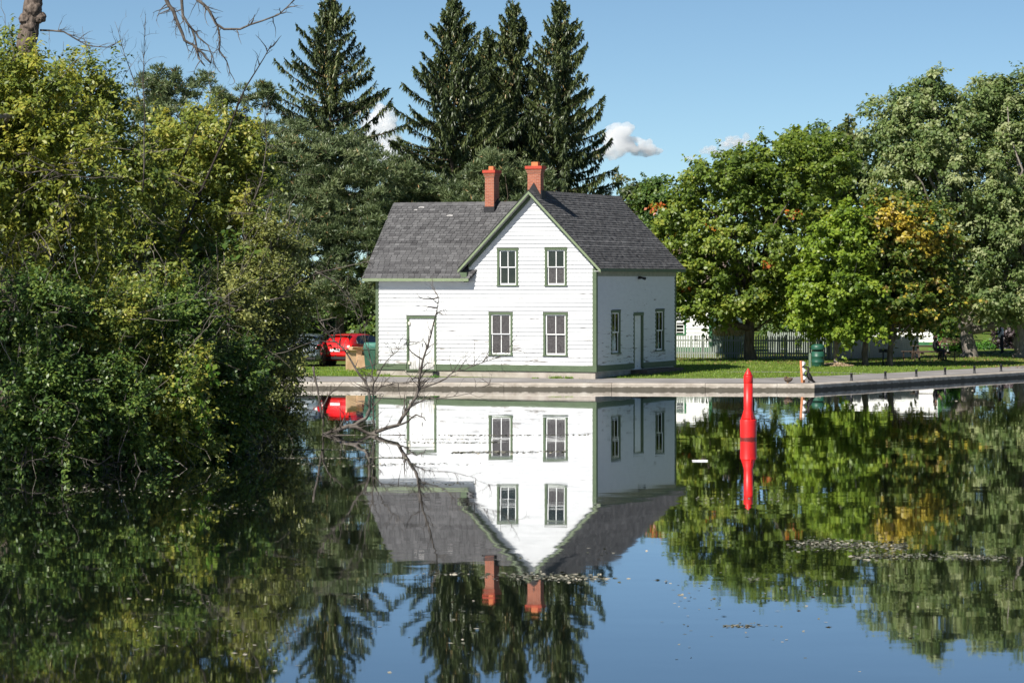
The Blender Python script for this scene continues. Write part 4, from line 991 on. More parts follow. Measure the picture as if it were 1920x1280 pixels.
pine('pine_tree', 'small ragged pine tops between the thicket and the lone spruce', (P(465, 600, 172).x, 172, 0.5), 11, 0.22,
     [blob(415, 185, 24, 32, 172, 1), blob(485, 180, 38, 36, 172, 1.3), blob(450, 250, 80, 50, 172, 2), blob(470, 350, 100, 80, 172, 2.6)], 170, 0.52, 4300, 75, GP, needle=0.32)

# distant woods that close the view
rng = np.random.default_rng(81); bl = []
for px in range(-700, 2950, 95):
    Yw = 236 + rng.uniform(-8, 8); top = 530 + rng.uniform(-35, 30)
    bl.append(blob(px, top + 60, 78, 85, Yw, 3))
me, _ = crown_mesh('woods', rng, bl, 1100, 1.3, 26000, 0.85, 0.5, M['leaf_back'], zmin=0.5)
tag(link_mesh('woods', me), 'far belt of dark woods behind fences and lawns', 'woods', None, 'stuff')

bl = [blob(px, 610 + rng.uniform(-14, 10), 44, 58, 176 + rng.uniform(-2, 2), 1.6) for px in range(330, 800, 50)]  # leaf mass added to give the darkness under the pine
me, _ = crown_mesh('shade_foliage', rng, bl, 300, 0.7, 17000, 0.28, 0.2, M['leaf_shrub'], zmin=0.5)
tag(link_mesh('shade_foliage', me), 'dark leaves added for the deep shade under the pine behind the cars', 'shade_foliage', None, 'stuff')

# shrubs at the back of the park
tree('sumac_bush', 'bright green sumac bush beside the white wall behind the picnic table', P(1772, 662, 172), 0.8, 0.06,
     [blob(1788, 625, 28, 36, 172, 1), blob(1797, 648, 24, 16, 172, 0.8), blob(1770, 640, 13, 20, 172, 0.6)], 60, 0.35, 4200, 0.34, 0.09, M['leaf_sumac'], 'twig', seed=82, limbs=14, cat='bush', droop=0.7)
tree('dark_bush', 'dark purplish bush behind the cyclist at the right edge', P(1895, 660, 180), 0.6, 0.06,
     [blob(1900, 632, 36, 24, 180, 1), blob(1878, 645, 22, 14, 180, 0.8)], 50, 0.35, 3500, 0.16, 0.11, leaf_mat('purple_leaf', [(0, (0.02, 0.012, 0.016)), (0.7, (0.06, 0.045, 0.05)), (1, (0.16, 0.14, 0.14))]), 'twig', seed=83, limbs=10, cat='bush')
tree('dark_bush', 'dark green bush behind the picket fence, right of the big trunk', P(1495, 658, 180), 0.8, 0.06,
     [blob(1490, 600, 55, 34, 180, 1.4), blob(1530, 620, 40, 24, 180, 1.2), blob(1450, 620, 30, 22, 180, 1)], 60, 0.5, 6000, 0.18, 0.13, M['leaf_shrub'], 'twig', seed=84, limbs=10, cat='bush')
tree('low_shrub', 'low light green shrub on the lawn right of the thick forked trunk', P(1845, 657, 178), 0.3, 0.04,
     [blob(1843, 648, 20, 10, 178, 0.6)], 20, 0.25, 1200, 0.12, 0.07, M['leaf_sumac'], 'twig', seed=85, limbs=6, cat='bush')

# ------------------------------------------------------------------ the thicket on the left bank
GL = 'trees and shrubs of the left bank'
tree('ash_tree', 'yellow-green leafy tree at the left edge below the burled trunk', (-13.0, 82, 0.9), 3.2, 0.14,
     [blob(60, 190, 80, 85, 80.0, 1.7), blob(110, 290, 95, 85, 80.0, 1.91), blob(40, 340, 85, 110, 79.0, 1.7), blob(140, 395, 95, 75, 80.0, 1.7), blob(30, 110, 45, 50, 81.0, 1.06), blob(60, 450, 90, 80, 79.0, 1.49), blob(110, 520, 110, 80, 80.0, 1.5), blob(-10, 250, 50, 120, 80.0, 1.49)],
     620, 0.25, 44000, 0.15, 0.068, M['leaf_ash'], 'twig', seed=91, limbs=22, n_twig=150, shoots=0.34, shoot_len=0.6, group=GL, flat=0.8, droop=0.5)
tree('green_tree', 'fresh green tree with a ragged top right of the burled trunk', (-11.8, 91, 1.0), 4.0, 0.12,
     [blob(180, 160, 42, 55, 91.0, 0.98), blob(125, 165, 48, 60, 90.0, 1.09), blob(200, 250, 75, 85, 91.0, 1.52), blob(250, 350, 85, 100, 91.0, 1.74), blob(120, 260, 60, 80, 91.0, 1.3), blob(260, 530, 110, 80, 90.0, 1.7), blob(200, 450, 100, 90, 91.0, 1.74)],
     480, 0.25, 30000, 0.15, 0.078, M['leaf_thicket'], 'twig', seed=92, limbs=20, n_twig=150, shoots=0.34, shoot_len=0.6, group=GL, flat=0.85)
tree('thicket_tree', 'sunlit light green tree in the middle of the thicket', (-9.7, 97, 0.9), 3.0, 0.11,
     [blob(400, 260, 85, 70, 97.0, 1.82), blob(345, 320, 85, 90, 96.0, 1.82), blob(455, 330, 62, 85, 97.0, 1.59), blob(420, 420, 105, 90, 96.0, 2.05), blob(310, 260, 45, 45, 97.0, 1.14), blob(310, 430, 95, 90, 96.0, 1.59), blob(360, 520, 100, 80, 95.0, 1.7), blob(470, 490, 80, 80, 97.0, 1.59)],
     680, 0.28, 50000, 0.155, 0.078, M['leaf_thicket'], 'twig', seed=93, limbs=24, n_twig=150, shoots=0.34, shoot_len=0.6, group=GL, flat=0.85, tint_fn=lambda c, t, rng: t + 0.05)
tree('olive_shrub', 'olive green small-leaved shrub at the right end of the thicket, beside the cars', (-8.0, 95, 0.6), 1.6, 0.08,
     [blob(505, 470, 62, 62, 94.0, 1.18), blob(530, 570, 55, 62, 94.0, 1.18), blob(490, 630, 70, 70, 93.0, 1.29), blob(450, 540, 85, 75, 92.0, 1.5), blob(545, 645, 40, 48, 94.0, 0.86), blob(420, 600, 70, 80, 92.0, 1.29)],
     560, 0.22, 42000, 0.105, 0.054, M['leaf_small'], 'twig', seed=94, limbs=24, n_twig=150, shoots=0.34, shoot_len=0.6, group=GL, flat=0.9, zmin=0.15, cat='shrub')
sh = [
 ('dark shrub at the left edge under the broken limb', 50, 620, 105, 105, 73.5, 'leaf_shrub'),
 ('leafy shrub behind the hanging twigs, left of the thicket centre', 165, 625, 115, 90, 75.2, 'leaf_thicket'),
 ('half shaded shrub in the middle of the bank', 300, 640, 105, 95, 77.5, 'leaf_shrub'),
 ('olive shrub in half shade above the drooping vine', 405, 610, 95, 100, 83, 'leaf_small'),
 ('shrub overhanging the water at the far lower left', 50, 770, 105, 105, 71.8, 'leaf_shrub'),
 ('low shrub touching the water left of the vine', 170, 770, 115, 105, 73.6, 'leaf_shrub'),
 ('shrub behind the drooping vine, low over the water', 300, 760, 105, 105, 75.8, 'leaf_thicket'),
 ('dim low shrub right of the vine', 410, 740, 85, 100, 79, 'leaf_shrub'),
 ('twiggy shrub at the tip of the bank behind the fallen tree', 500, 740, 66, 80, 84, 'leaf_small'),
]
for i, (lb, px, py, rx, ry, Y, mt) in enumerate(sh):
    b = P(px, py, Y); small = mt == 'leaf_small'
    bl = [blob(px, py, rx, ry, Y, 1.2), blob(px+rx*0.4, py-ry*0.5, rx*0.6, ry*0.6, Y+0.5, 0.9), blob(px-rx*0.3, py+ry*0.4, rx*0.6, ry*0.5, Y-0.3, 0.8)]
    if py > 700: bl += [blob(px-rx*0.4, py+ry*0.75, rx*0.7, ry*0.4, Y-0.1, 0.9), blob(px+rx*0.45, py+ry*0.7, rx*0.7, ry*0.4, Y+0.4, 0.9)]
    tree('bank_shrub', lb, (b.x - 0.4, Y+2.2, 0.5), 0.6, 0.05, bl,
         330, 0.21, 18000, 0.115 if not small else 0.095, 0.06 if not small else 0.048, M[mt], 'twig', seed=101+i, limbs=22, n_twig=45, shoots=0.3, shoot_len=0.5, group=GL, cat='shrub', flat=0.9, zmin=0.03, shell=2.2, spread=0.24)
# dense brush further in that closes the bank
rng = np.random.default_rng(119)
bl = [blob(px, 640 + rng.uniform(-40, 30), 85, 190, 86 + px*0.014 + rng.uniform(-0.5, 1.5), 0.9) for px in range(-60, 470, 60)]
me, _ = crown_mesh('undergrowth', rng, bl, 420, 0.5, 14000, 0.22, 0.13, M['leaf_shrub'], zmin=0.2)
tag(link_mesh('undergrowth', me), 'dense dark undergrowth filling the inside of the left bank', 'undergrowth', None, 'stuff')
# the vine: larger leaves hanging down in strings
rng = np.random.default_rng(120); pos = []; mb = MB(); vb = P(350, 720, 76)
for k in range(26):
    s = P(rng.uniform(300, 400), rng.uniform(660, 770), 75.6 + rng.uniform(-0.3, 0.5)); q = np.array(s); pts = [q.copy()]
    for j in range(rng.integers(4, 9)):
        q = q + np.array((rng.normal()*0.06, rng.normal()*0.04, -0.14)); pts.append(q.copy())
        for _ in range(3): pos.append(q + rng.normal(size=3)*0.07)
    mb.tube([Vector(p) - vb for p in pts], 0.008, 4, cap=False)
pos = np.array(pos); n = len(pos); pos[:, 2] = np.maximum(pos[:, 2], 0.15)
ax = rng.normal(size=(n, 3))*0.35; ax[:, 2] = -1
me = leaf_mesh('foliage', pos, ax, unit(rng.normal(size=(n, 3))*0.5 + np.array((-0.2, -0.8, 0.5))), 0.15*rng.uniform(0.7, 1.3, n), 0.14, rng.normal(0.5, 0.2, n), M['leaf_vine'], 0.12, 0.4)
vine = empty('hanging_vine', vb); tag(vine, 'large-leaved vine drooping over the shaded bank', 'vine', GL)
me.transform(Matrix.Translation(-vb)); link_mesh('foliage', me, vine); mb.build('stem', M['twig'], vine)

# old burled tree: trunk through the top left corner, dead boughs and added off-frame foliage
YB_ = 84.0
rng = np.random.default_rng(130)
bt = Vector((-13.4, YB_, 0.8)); burl = empty('burled_tree', bt); tag(burl, 'old burled tree trunk rising out of the top left corner, with dead boughs', 'tree', GL)
def loc(pts, Y=None, o=bt):
    """photo-traced points (px, py[, Y]) made local to a root"""
    return [P(p[0], p[1], p[2] if len(p) > 2 else Y) - o for p in pts]
mb = MB(); tp = [Vector((0, 0, -0.2))] + loc([(30, 620), (32, 420), (38, 260), (44, 120), (50, 80), (58, 40), (62, 10), (66, -40), (60, -140), (45, -280)], YB_)
mb.tube(tp, [0.5, 0.40, 0.36, 0.33, 0.29, 0.27, 0.25, 0.26, 0.24, 0.20, 0.14], 14)
for (px, py, r) in ((47, 36, 0.20), (75, 33, 0.19), (62, 18, 0.27), (56, 50, 0.22)):
    c = P(px, py, YB_ - 0.12) - bt; mb.ball(c, (r, r*0.9, r*0.85), 9, 6)
ob = mb.build('trunk', M['bark_old'], burl, smooth=True)
tx = bpy.data.textures.new('burl_noise', 'CLOUDS'); tx.noise_scale = 0.11
sb = ob.modifiers.new('sub', 'SUBSURF'); sb.levels = 2; sb.render_levels = 2
dm = ob.modifiers.new('burl', 'DISPLACE'); dm.texture = tx; dm.strength = 0.11; dm.mid_level = 0.5
def bough(pts, r, n=18, ln=0.5, Y=YB_, root=burl, name='dead_bough', depth=1, o=bt, mat='deadwood', up=0.1, r1=0.25):
    p = [np.array(v) for v in loc(pts, Y, o)]; mb = MB(); k = len(p)
    q = []
    for i in range(k-1):
        for t in (0, 0.5): q.append(p[i]*(1-t) + p[i+1]*t + (rng.normal(size=3)*0.012 if t else 0))
    q.append(p[-1]); m = len(q)
    mb.tube(q, [r*(1 - (1-r1)*i/(m-1)) for i in range(m)], 6)
    twigs(mb, rng, q, r*0.5, n, ln, depth, 4, up)
    return mb.build(name, M[mat], root, smooth=True)
bough([(66, -40), (130, -110), (230, -120), (300, -60), (312, 0), (325, 20), (337, 52), (346, 76), (362, 84), (380, 100), (396, 119)], 0.09, 22, 0.6, up=-0.5)
bough([(230, -120), (320, -70), (340, -10), (343, 30), (360, 55), (368, 85), (372, 110), (384, 124)], 0.06, 16, 0.6, up=-0.5)
bough([(300, -90), (350, -60), (370, 0), (392, 20), (405, 45), (420, 55), (450, 55), (490, 40), (522, 28), (552, 0)], 0.06, 22, 0.6, up=-0.1)
bough([(392, 20), (408, 50), (412, 72), (411, 95), (425, 115), (431, 136), (440, 152)], 0.035, 14, 0.45, up=-0.5)
bough([(360, 55), (372, 70), (390, 85), (400, 110), (404, 125)], 0.03, 12, 0.4, up=-0.6)
bough([(75, 57), (120, 60), (165, 86), (205, 89), (228, 74)], 0.03, 12, 0.7)
bough([(-60, 585), (-20, 566), (20, 553), (60, 544), (95, 540)], 0.085, 8, 0.5, r1=0.75, up=-0.6)
bough([(86, 542), (91, 580), (95, 620), (88, 660), (85, 700)], 0.026, 12, 0.5, up=-0.7)
bough([(78, 545), (62, 590), (52, 640), (58, 690)], 0.018, 8, 0.45, up=-0.7)
# added foliage stands for unseen trees outside the picture at left, shading the bank
me, cc = crown_mesh('crown', rng, [(np.array((-15.6, 70.5, 8.2)), np.array((2.7, 3.2, 2.2))), (np.array((-18.5, 73, 10)), np.array((3, 3, 2.5))), (np.array((-15.4, 69.0, 5.8)), np.array((2.0, 2.6, 1.7)))], 150, 0.5, 9500, 0.2, 0.12, M['leaf_ash'])
me.transform(Matrix.Translation(-bt)); link_mesh('crown', me, burl)
mb = MB()
for tg in cc[rng.choice(len(cc), 18, replace=False)]:
    mb.tube([Vector(v) - bt for v in limb_pts(np.array(bt) + np.array((0, 0, rng.uniform(3, 8))), tg, rng)], [0.09, 0.08, 0.065, 0.05, 0.035, 0.02], 6)
mb.build('limb', M['bark_grey'], burl, smooth=True)

# bare leaning stems and leafless tops standing in the thicket
def sapling(label, pts, r, n, ln, Y, mat='deadwood', up=0.5, depth=1):
    b = P(pts[0][0], pts[0][1], Y); root = empty('bare_sapling', b); tag(root, label, 'sapling', 'bare stems in the thicket')
    bough(pts, r, n, ln, Y, root, 'stem', depth, b, mat, up)
sapling('dark leaning bare stem crossing the thicket, forked at the top', [(318, 520), (340, 440), (385, 340), (430, 240), (460, 165), (482, 130), (508, 85)], 0.05, 16, 0.65, 93, 'stem_dark')
sapling('shorter dark leaning stem left of the forked one', [(290, 430), (305, 390), (330, 330), (352, 280), (376, 226)], 0.04, 8, 0.45, 93, 'stem_dark')
sapling('thin upright leafless top left of the round-topped pine', [(268, 360), (270, 260), (268, 160), (270, 90), (273, 30)], 0.022, 24, 0.55, 86, 'deadwood', 0.9)
sapling('spindly leafless sapling curving up right of the burled trunk', [(262, 190), (240, 120), (228, 85), (215, 40)], 0.016, 14, 0.5, 86, 'deadwood', 0.8)
sapling('leafless grey branch in front of the dark pine', [(470, 390), (492, 330), (500, 270), (497, 225), (503, 195)], 0.022, 24, 0.65, 95, 'deadwood', 0.3)
sapling('long bare branch reaching right to the wing roof', [(470, 600), (520, 560), (570, 522), (610, 508), (655, 498), (700, 488)], 0.032, 20, 0.7, 92, 'deadwood', 0.1)
sapling('bare drooping branch hanging beside the green wheeled bin', [(590, 508), (630, 530), (655, 560), (672, 600), (684, 640)], 0.02, 12, 0.5, 92, 'deadwood', -0.2)
for i, (px, py, YY, lb) in enumerate(((120, 330, 77.8, 'tangle of grey twigs at the left edge among yellow leaves'), (60, 470, 76, 'tangle of grey twigs above the broken limb'), (470, 420, 93.5, 'grey dead twigs among the olive leaves'), (520, 740, 84, 'pale dead brush at the waterline behind the fallen tree'), (400, 560, 80, 'thin twigs in the shade of the thicket'),
        (70, 865, 71.3, 'dead twigs dipping into the water at the far lower left'), (215, 862, 72.6, 'dead twigs trailing in the water left of the vine'), (455, 838, 79.5, 'pale broken brush at the water right of the vine'), (545, 815, 88.5, 'heap of pale drift twigs at the butt of the fallen tree'), (240, 470, 82, 'bare grey twigs in the heart of the thicket'), (35, 600, 72.8, 'bare twigs hanging under the broken limb'))):
    b = P(px, py, YY); root = empty('dead_brush', b); tag(root, lb, 'brush', 'bare stems in the thicket'); mb = MB()
    for k in range(9):
        d = rng.normal(size=3); d[1] *= 0.3; d = d/np.linalg.norm(d); q = np.array((rng.normal()*0.3, rng.normal()*0.2, rng.normal()*0.3)); pts = [q.copy()]
        for j in range(5): d = d + rng.normal(size=3)*0.25; d = d/np.linalg.norm(d); q = q + d*0.28; pts.append(q.copy())
        mb.tube(pts, [0.014, 0.012, 0.010, 0.008, 0.006, 0.003], 4, cap=False); twigs(mb, rng, pts, 0.007, 5, 0.4, 1, 3, 0.1)
    mb.build('twig_tangle', M['deadwood'], root)

# fallen dead tree in the water
YD = 90.0; fb = P(700, 813, YD); fallen = empty('fallen_tree', fb); tag(fallen, 'grey dead tree fallen into the water in front of the house', 'tree')
fk = dict(root=fallen, name='branch', o=fb, up=0.25)
bough([(632, 808), (640, 803), (665, 797), (686, 784), (693, 765), (693, 746), (687, 720), (674, 702), (659, 677), (646, 656), (624, 637), (596, 598)], 0.075, 34, 0.7, YD, r1=0.14, **fk)
bough([(690, 816), (709, 808), (746, 797), (765, 768), (781, 743), (785, 721), (790, 690), (799, 656), (809, 624), (818, 587), (823, 559), (818, 549)], 0.07, 34, 0.7, YD, r1=0.09, **fk)
bough([(782, 732), (790, 727), (812, 720), (837, 709), (849, 698), (871, 693), (893, 684), (931, 670), (965, 655)], 0.03, 30, 0.75, YD, r1=0.15, **fk)
bough([(768, 764), (781, 756), (799, 748), (837, 745), (881, 737), (921, 718)], 0.028, 22, 0.6, YD, r1=0.15, **fk)
bough([(702, 800), (700, 775), (699, 746), (701, 715), (699, 690), (692, 659), (685, 643), (684, 615), (674, 574), (646, 546)], 0.032, 36, 0.75, YD+0.4, r1=0.15, **fk)
bough([(693, 740), (715, 724), (740, 718), (768, 716), (790, 700)], 0.026, 22, 0.7, YD, r1=0.15, **fk)
bough([(700, 720), (715, 690), (733, 668), (752, 650), (770, 640)], 0.020, 22, 0.7, YD+0.3, r1=0.15, **fk)
bough([(746, 797), (765, 790), (780, 777), (795, 783), (799, 788)], 0.035, 6, 0.25, YD-0.2, r1=0.3, **fk)
bough([(655, 800), (668, 800), (690, 812), (720, 820), (745, 823)], 0.065, 6, 0.4, YD-0.1, r1=0.5, **fk)
bough([(587, 687), (595, 727), (602, 771), (607, 799)], 0.035, 6, 0.4, YD+0.6, r1=0.8, **fk)
bough([(605, 785), (607, 759), (615, 743), (632, 727), (646, 712)], 0.035, 6, 0.4, YD+0.3, r1=0.15, **fk)
bough([(596, 822), (612, 812), (628, 808), (640, 806)], 0.06, 10, 0.35, YD+0.2, r1=0.6, **fk)
bough([(575, 826), (600, 818), (640, 816), (700, 817), (760, 815)], 0.05, 10, 0.3, YD-0.2, r1=0.4, **fk)

# ------------------------------------------------------------------ buildings beyond the fence
M['siding2'] = simple('far_white_siding', (0.70, 0.70, 0.68), (0.80, 0.80, 0.78), 3, 0.6)
M['green_dark'] = simple('dark_green_trim', (0.03, 0.12, 0.055), (0.05, 0.16, 0.075), 5, 0.5)
M['roof_brown'] = simple('brown_roof', (0.10, 0.075, 0.06), (0.17, 0.13, 0.11), 8, 0.9, bmp=0.5)
def far_house(name, label, corner, wd, dp, hw, pitch, wins, side_wins=()):
    """corner = right front corner; boards are courses, each a piece"""
    root = empty(name, corner, HOUSE_ROT); tag(root, label, 'house')
    mb = MB(); rz = hw + dp/2*pitch
    mb.prism([(0.05, -0.3), (dp-0.05, -0.3), (dp-0.05, hw), (dp/2, rz-0.1), (0.05, hw)], 'x', -wd+0.05, -0.05); mb.build('wall', M['siding2'], root)
    z = 0.3; e = 0.2
    while z < hw - 0.02:
        for (a, b, fr) in ((-wd, 0, True), (0.0, dp, False)):
            mb = MB(); board_piece(mb, a, a, b, b, z, min(z+e, hw), fr); mb.build('clapboard', M['siding2'], root)
        z += e
    for (x0, x1, y0, y1) in ((-0.14, 0.04, -0.045, 0.14), (-wd-0.02, -wd+0.12, -0.045, 0.1)):
        mb = MB(); mb.box(x0, x1, y0, y1, 0.1, hw); mb.build('corner_board', M['green_dark'], root)
    mb = MB(); mb.box(-wd-0.02, 0.04, -0.04, 0.1, 0.05, 0.3); mb.build('skirt_board', M['green_dark'], root)
    mb = MB(); o = 0.35
    mb.slab([(-wd-o, -o, hw-o*pitch+0.12), (o, -o, hw-o*pitch+0.12), (o, dp/2, rz+0.12), (-wd-o, dp/2, rz+0.12)], 0.12)
    mb.slab([(-wd-o, dp/2, rz+0.12), (o, dp/2, rz+0.12), (o, dp+o, hw-o*pitch+0.12), (-wd-o, dp+o, hw-o*pitch+0.12)], 0.12); mb.build('roof', M['roof_brown'], root)
    for front, ws in ((True, wins), (False, side_wins)):
        for (a, b, z0, z1) in ws:
            mb = MB(); c = 0.1
            mb.box(a, a+c, -0.06, 0.04, z0, z1); mb.box(b-c, b, -0.06, 0.04, z0, z1); mb.box(a+c, b-c, -0.06, 0.04, z1-c, z1); mb.box(a+c, b-c, -0.07, 0.04, z0, z0+0.07)
            w = placed(front, mb.build('window', M['green_dark'], root))
            mb = MB(); mb.box(a+c, b-c, -0.045, 0.0, (z0+z1)/2-0.03, (z0+z1)/2+0.03); mb.box(a+c, a+c+0.05, -0.045, 0, z0+0.07, z1-c); mb.box(b-c-0.05, b-c, -0.045, 0, z0+0.07, z1-c); mb.build('sash', M['sash'], w)
            for q0, q1 in ((z0+0.07, (z0+z1)/2-0.03), ((z0+z1)/2+0.03, z1-c)):
                mb = MB(); mb.box(a+c+0.05, b-c-0.05, -0.036, -0.02, q0, q1); mb.build('pane', M['glass_dark'], w)
    return root
far_house('far_cottage', 'white cottage with green corner boards behind the picket fence, partly hidden by the white house', P(1334, 660, 170) * 1 - Vector((0, 0, P(1334, 660, 170).z - 0.5)), 9, 6, 3.4, 0.85, [(-2.15, -1.45, 0.95, 2.35), (-5, -4.1, 0.95, 2.35)], [(0.9, 1.7, 1.0, 2.3), (3.6, 4.4, 1.0, 2.3)])
p3 = P(1763, 660, 184); p3.z = 0.5
far_house('far_annex', 'low white building behind the grey board fence and the picnic table', p3, 6.0, 6, 3.3, 0.6, [(-2.85, -2.1, 1.0, 2.1), (-4.9, -4.1, 1.0, 2.1)])

# ------------------------------------------------------------------ fences
M['picket'] = simple('weathered_picket', (0.20, 0.23, 0.20), (0.34, 0.37, 0.33), 3, 0.85, stretch=(4, 4, 0.7))
M['fence_grey'] = simple('grey_fence_board', (0.24, 0.23, 0.20), (0.40, 0.38, 0.34), 3, 0.85, stretch=(4, 4, 0.7))
def fence(name, label, a, b, h, pitch, w, mat, pointed, piece, gap_p=0.0, seed=1, group=None):
    a = Vector(a); b = Vector(b); d = (b - a); d.z = 0; L = d.length; rot = math.atan2(d.y, d.x)
    root = empty(name, a, rot); tag(root, label, 'fence', group); rg = random.Random(seed); meshes = []
    for k in range(4):
        mb = MB(); hh = h * (1 + rg.uniform(-0.02, 0.02)); t = 0.022
        if pointed: mb.prism([(-w/2, 0.06), (w/2, 0.06), (w/2, hh-0.06), (0, hh), (-w/2, hh-0.06)], 'y', -t/2, t/2)
        else: mb.prism([(-w/2, 0.04), (w/2, 0.04), (w/2, hh), (-w/2, hh-0.01)], 'y', -t/2, t/2)
        meshes.append(mb.mesh(piece, mat))
    x = w/2
    while x < L:
        o = link_mesh(piece, rg.choice(meshes), root, (x, -0.035, rg.uniform(-0.015, 0.015)), (0, rg.gauss(0, 0.012), 0)); x += pitch * rg.uniform(0.97, 1.03) + (rg.uniform(0.02, 0.06) if rg.random() < gap_p else 0)
    for zz in (h*0.25, h*0.78):
        mb = MB(); mb.box(0, L, -0.02, 0.02, zz-0.04, zz+0.04); mb.build('rail', mat, root)
    k = 0.0
    while k <= L + 0.01:
        mb = MB(); mb.box(k-0.05, k+0.05, 0.022, 0.12, -0.3, h*1.03); mb.build('post', mat, root); k += L/max(1, round(L/2.2))
    return root
fence('picket_fence', 'weathered picket fence between the white house and the trash barrel', G(1240, 672.5), G(1553, 674), 1.2, 0.118, 0.07, M['picket'], True, 'picket', seed=3)
fence('board_fence', 'grey close-boarded fence behind the slim tree trunks', G(1556, 674), G(1722, 671), 1.12, 0.142, 0.136, M['fence_grey'], False, 'board', 0.14, 4)
fence('picket_fence', 'second, farther picket fence seen between the big trunk and the bright maple', G(1440, 664), G(1552, 666), 1.2, 0.13, 0.07, M['picket'], True, 'picket', seed=5)

# ------------------------------------------------------------------ red spar buoy
YBU = 26066.0/(823.2 - HY); bp = P(1403, 823.2, YBU); bp.z = 0
def gloss(name, c, rough=0.35, spec=0.5, coat=0.0, c2=None, scale=5):
    m = simple(name, tuple(x*0.93 for x in c), c2 or c, scale, rough, spec)
    m.node_tree.nodes['Principled BSDF'].inputs['Coat Weight'].default_value = coat
    return m
M['buoy'] = gloss('buoy_red', (0.60, 0.012, 0.012), 0.42, 0.4, c2=(0.68, 0.022, 0.018), scale=3)
nt = M['buoy'].node_tree; b_ = nt.nodes['Principled BSDF']; old = b_.inputs['Base Color'].links[0].from_socket
geo = nt.nodes.new('ShaderNodeNewGeometry'); sp = nt.nodes.new('ShaderNodeSeparateXYZ'); nt.links.new(geo.outputs['Position'], sp.inputs[0])
vv = coords(nt, (5, 5, 2)); nn = noise(nt, vv, 3, 5, 0.7)
hh = math_(nt, 'SUBTRACT', sp.outputs[2], math_(nt, 'MULTIPLY', nn.outputs[0], 0.09)); rr = ramp(nt, [(0.0, (1, 1, 1)), (0.03, (0, 0, 0))]); nt.links.new(hh, rr.inputs[0])
scf = coords(nt, (9, 9, 2)); sn = noise(nt, scf, 4, 6, 0.7); sr = ramp(nt, [(0.66, (0, 0, 0)), (0.72, (0.6, 0.6, 0.6))]); nt.links.new(sn.outputs[0], sr.inputs[0])
c1 = mixrgb(nt, sr.outputs[0], old, (0.62, 0.16, 0.13)); nt.links.new(mixrgb(nt, math_(nt, 'MULTIPLY', rr.outputs[0], 0.8), c1, (0.05, 0.02, 0.015)), b_.inputs['Base Color'])
buoy = empty('spar_buoy', bp, 0.3); tag(buoy, 'red spar buoy with conical top standing in the water', 'buoy')
MB().lathe([(0.20, -0.75), (0.225, -0.6), (0.23, 0.0), (0.232, 0.53), (0.222, 0.552), (0.15, 0.558)], 32).build('float_body', M['buoy'], buoy, True)
MB().lathe([(0.17, 0.552), (0.168, 0.60), (0.150, 0.74), (0.128, 0.83), (0.126, 1.60)], 32).build('spar', M['buoy'], buoy, True)
MB().lathe([(0.129, 1.58), (0.133, 1.60), (0.134, 1.76), (0.125, 1.79)], 32).build('collar', M['buoy'], buoy, True)
MB().lathe([(0.130, 1.775), (0.10, 1.84), (0.045, 1.93), (0.03, 1.955), (0.028, 1.975), (0.012, 1.985)], 32).build('cone_top', M['buoy'], buoy, True)
for k in range(4):
    a = k*math.pi/2; mb = MB(); c, s = math.cos(a), math.sin(a)
    prof = [(0.10, 0.55), (0.215, 0.55), (0.205, 0.60), (0.135, 0.80), (0.10, 0.82)]; t = 0.012
    vs_ = [(c*r - s*q, s*r + c*q, z) for q in (-t, t) for (r, z) in prof]
    mb.add(vs_, [(0, 1, 2, 3, 4), (9, 8, 7, 6, 5)] + [(i, i+5, (i+1) % 5+5, (i+1) % 5) for i in range(5)]); mb.build('fin', M['buoy'], buoy)
for k in range(2):
    mb = MB(); a = -1.4 + k*3.1
    mb.tube([(0.17*math.cos(a), 0.17*math.sin(a), 0.55), (0.185*math.cos(a), 0.185*math.sin(a), 0.60), (0.15*math.cos(a+0.3), 0.15*math.sin(a+0.3), 0.61), (0.16*math.cos(a+0.35), 0.16*math.sin(a+0.35), 0.55)], 0.012, 6); mb.build('lifting_eye', M['buoy'], buoy)

# ------------------------------------------------------------------ quay furniture
bw = ['black mooring bollard nearest the quay corner', 'second black bollard from the quay corner', 'third black bollard from the quay corner', 'fourth black bollard from the quay corner', 'fifth black bollard from the quay corner', 'black bollard nearest the right edge']
first = None
for (px, py), lb in zip(((1596.5, 714), (1660, 710.5), (1718, 706.3), (1772, 702.6), (1827, 699.4), (1877, 696)), bw):
    p = G(px, py)
    if first is None:
        first = empty('mooring_bollard', p)
        MB().lathe([(0.075, -0.02), (0.075, 0.02), (0.052, 0.03), (0.050, 0.27), (0.062, 0.285), (0.062, 0.315), (0.04, 0.33)], 16).build('post', M['black'], first, True)
        MB().lathe([(0.085, -0.02), (0.085, 0.012)], 16).build('base_plate', M['black'], first)
        o = first
    else: o = copy_tree(first); o.location = p
    tag(o, lb, 'bollard', 'black bollards along the quay')

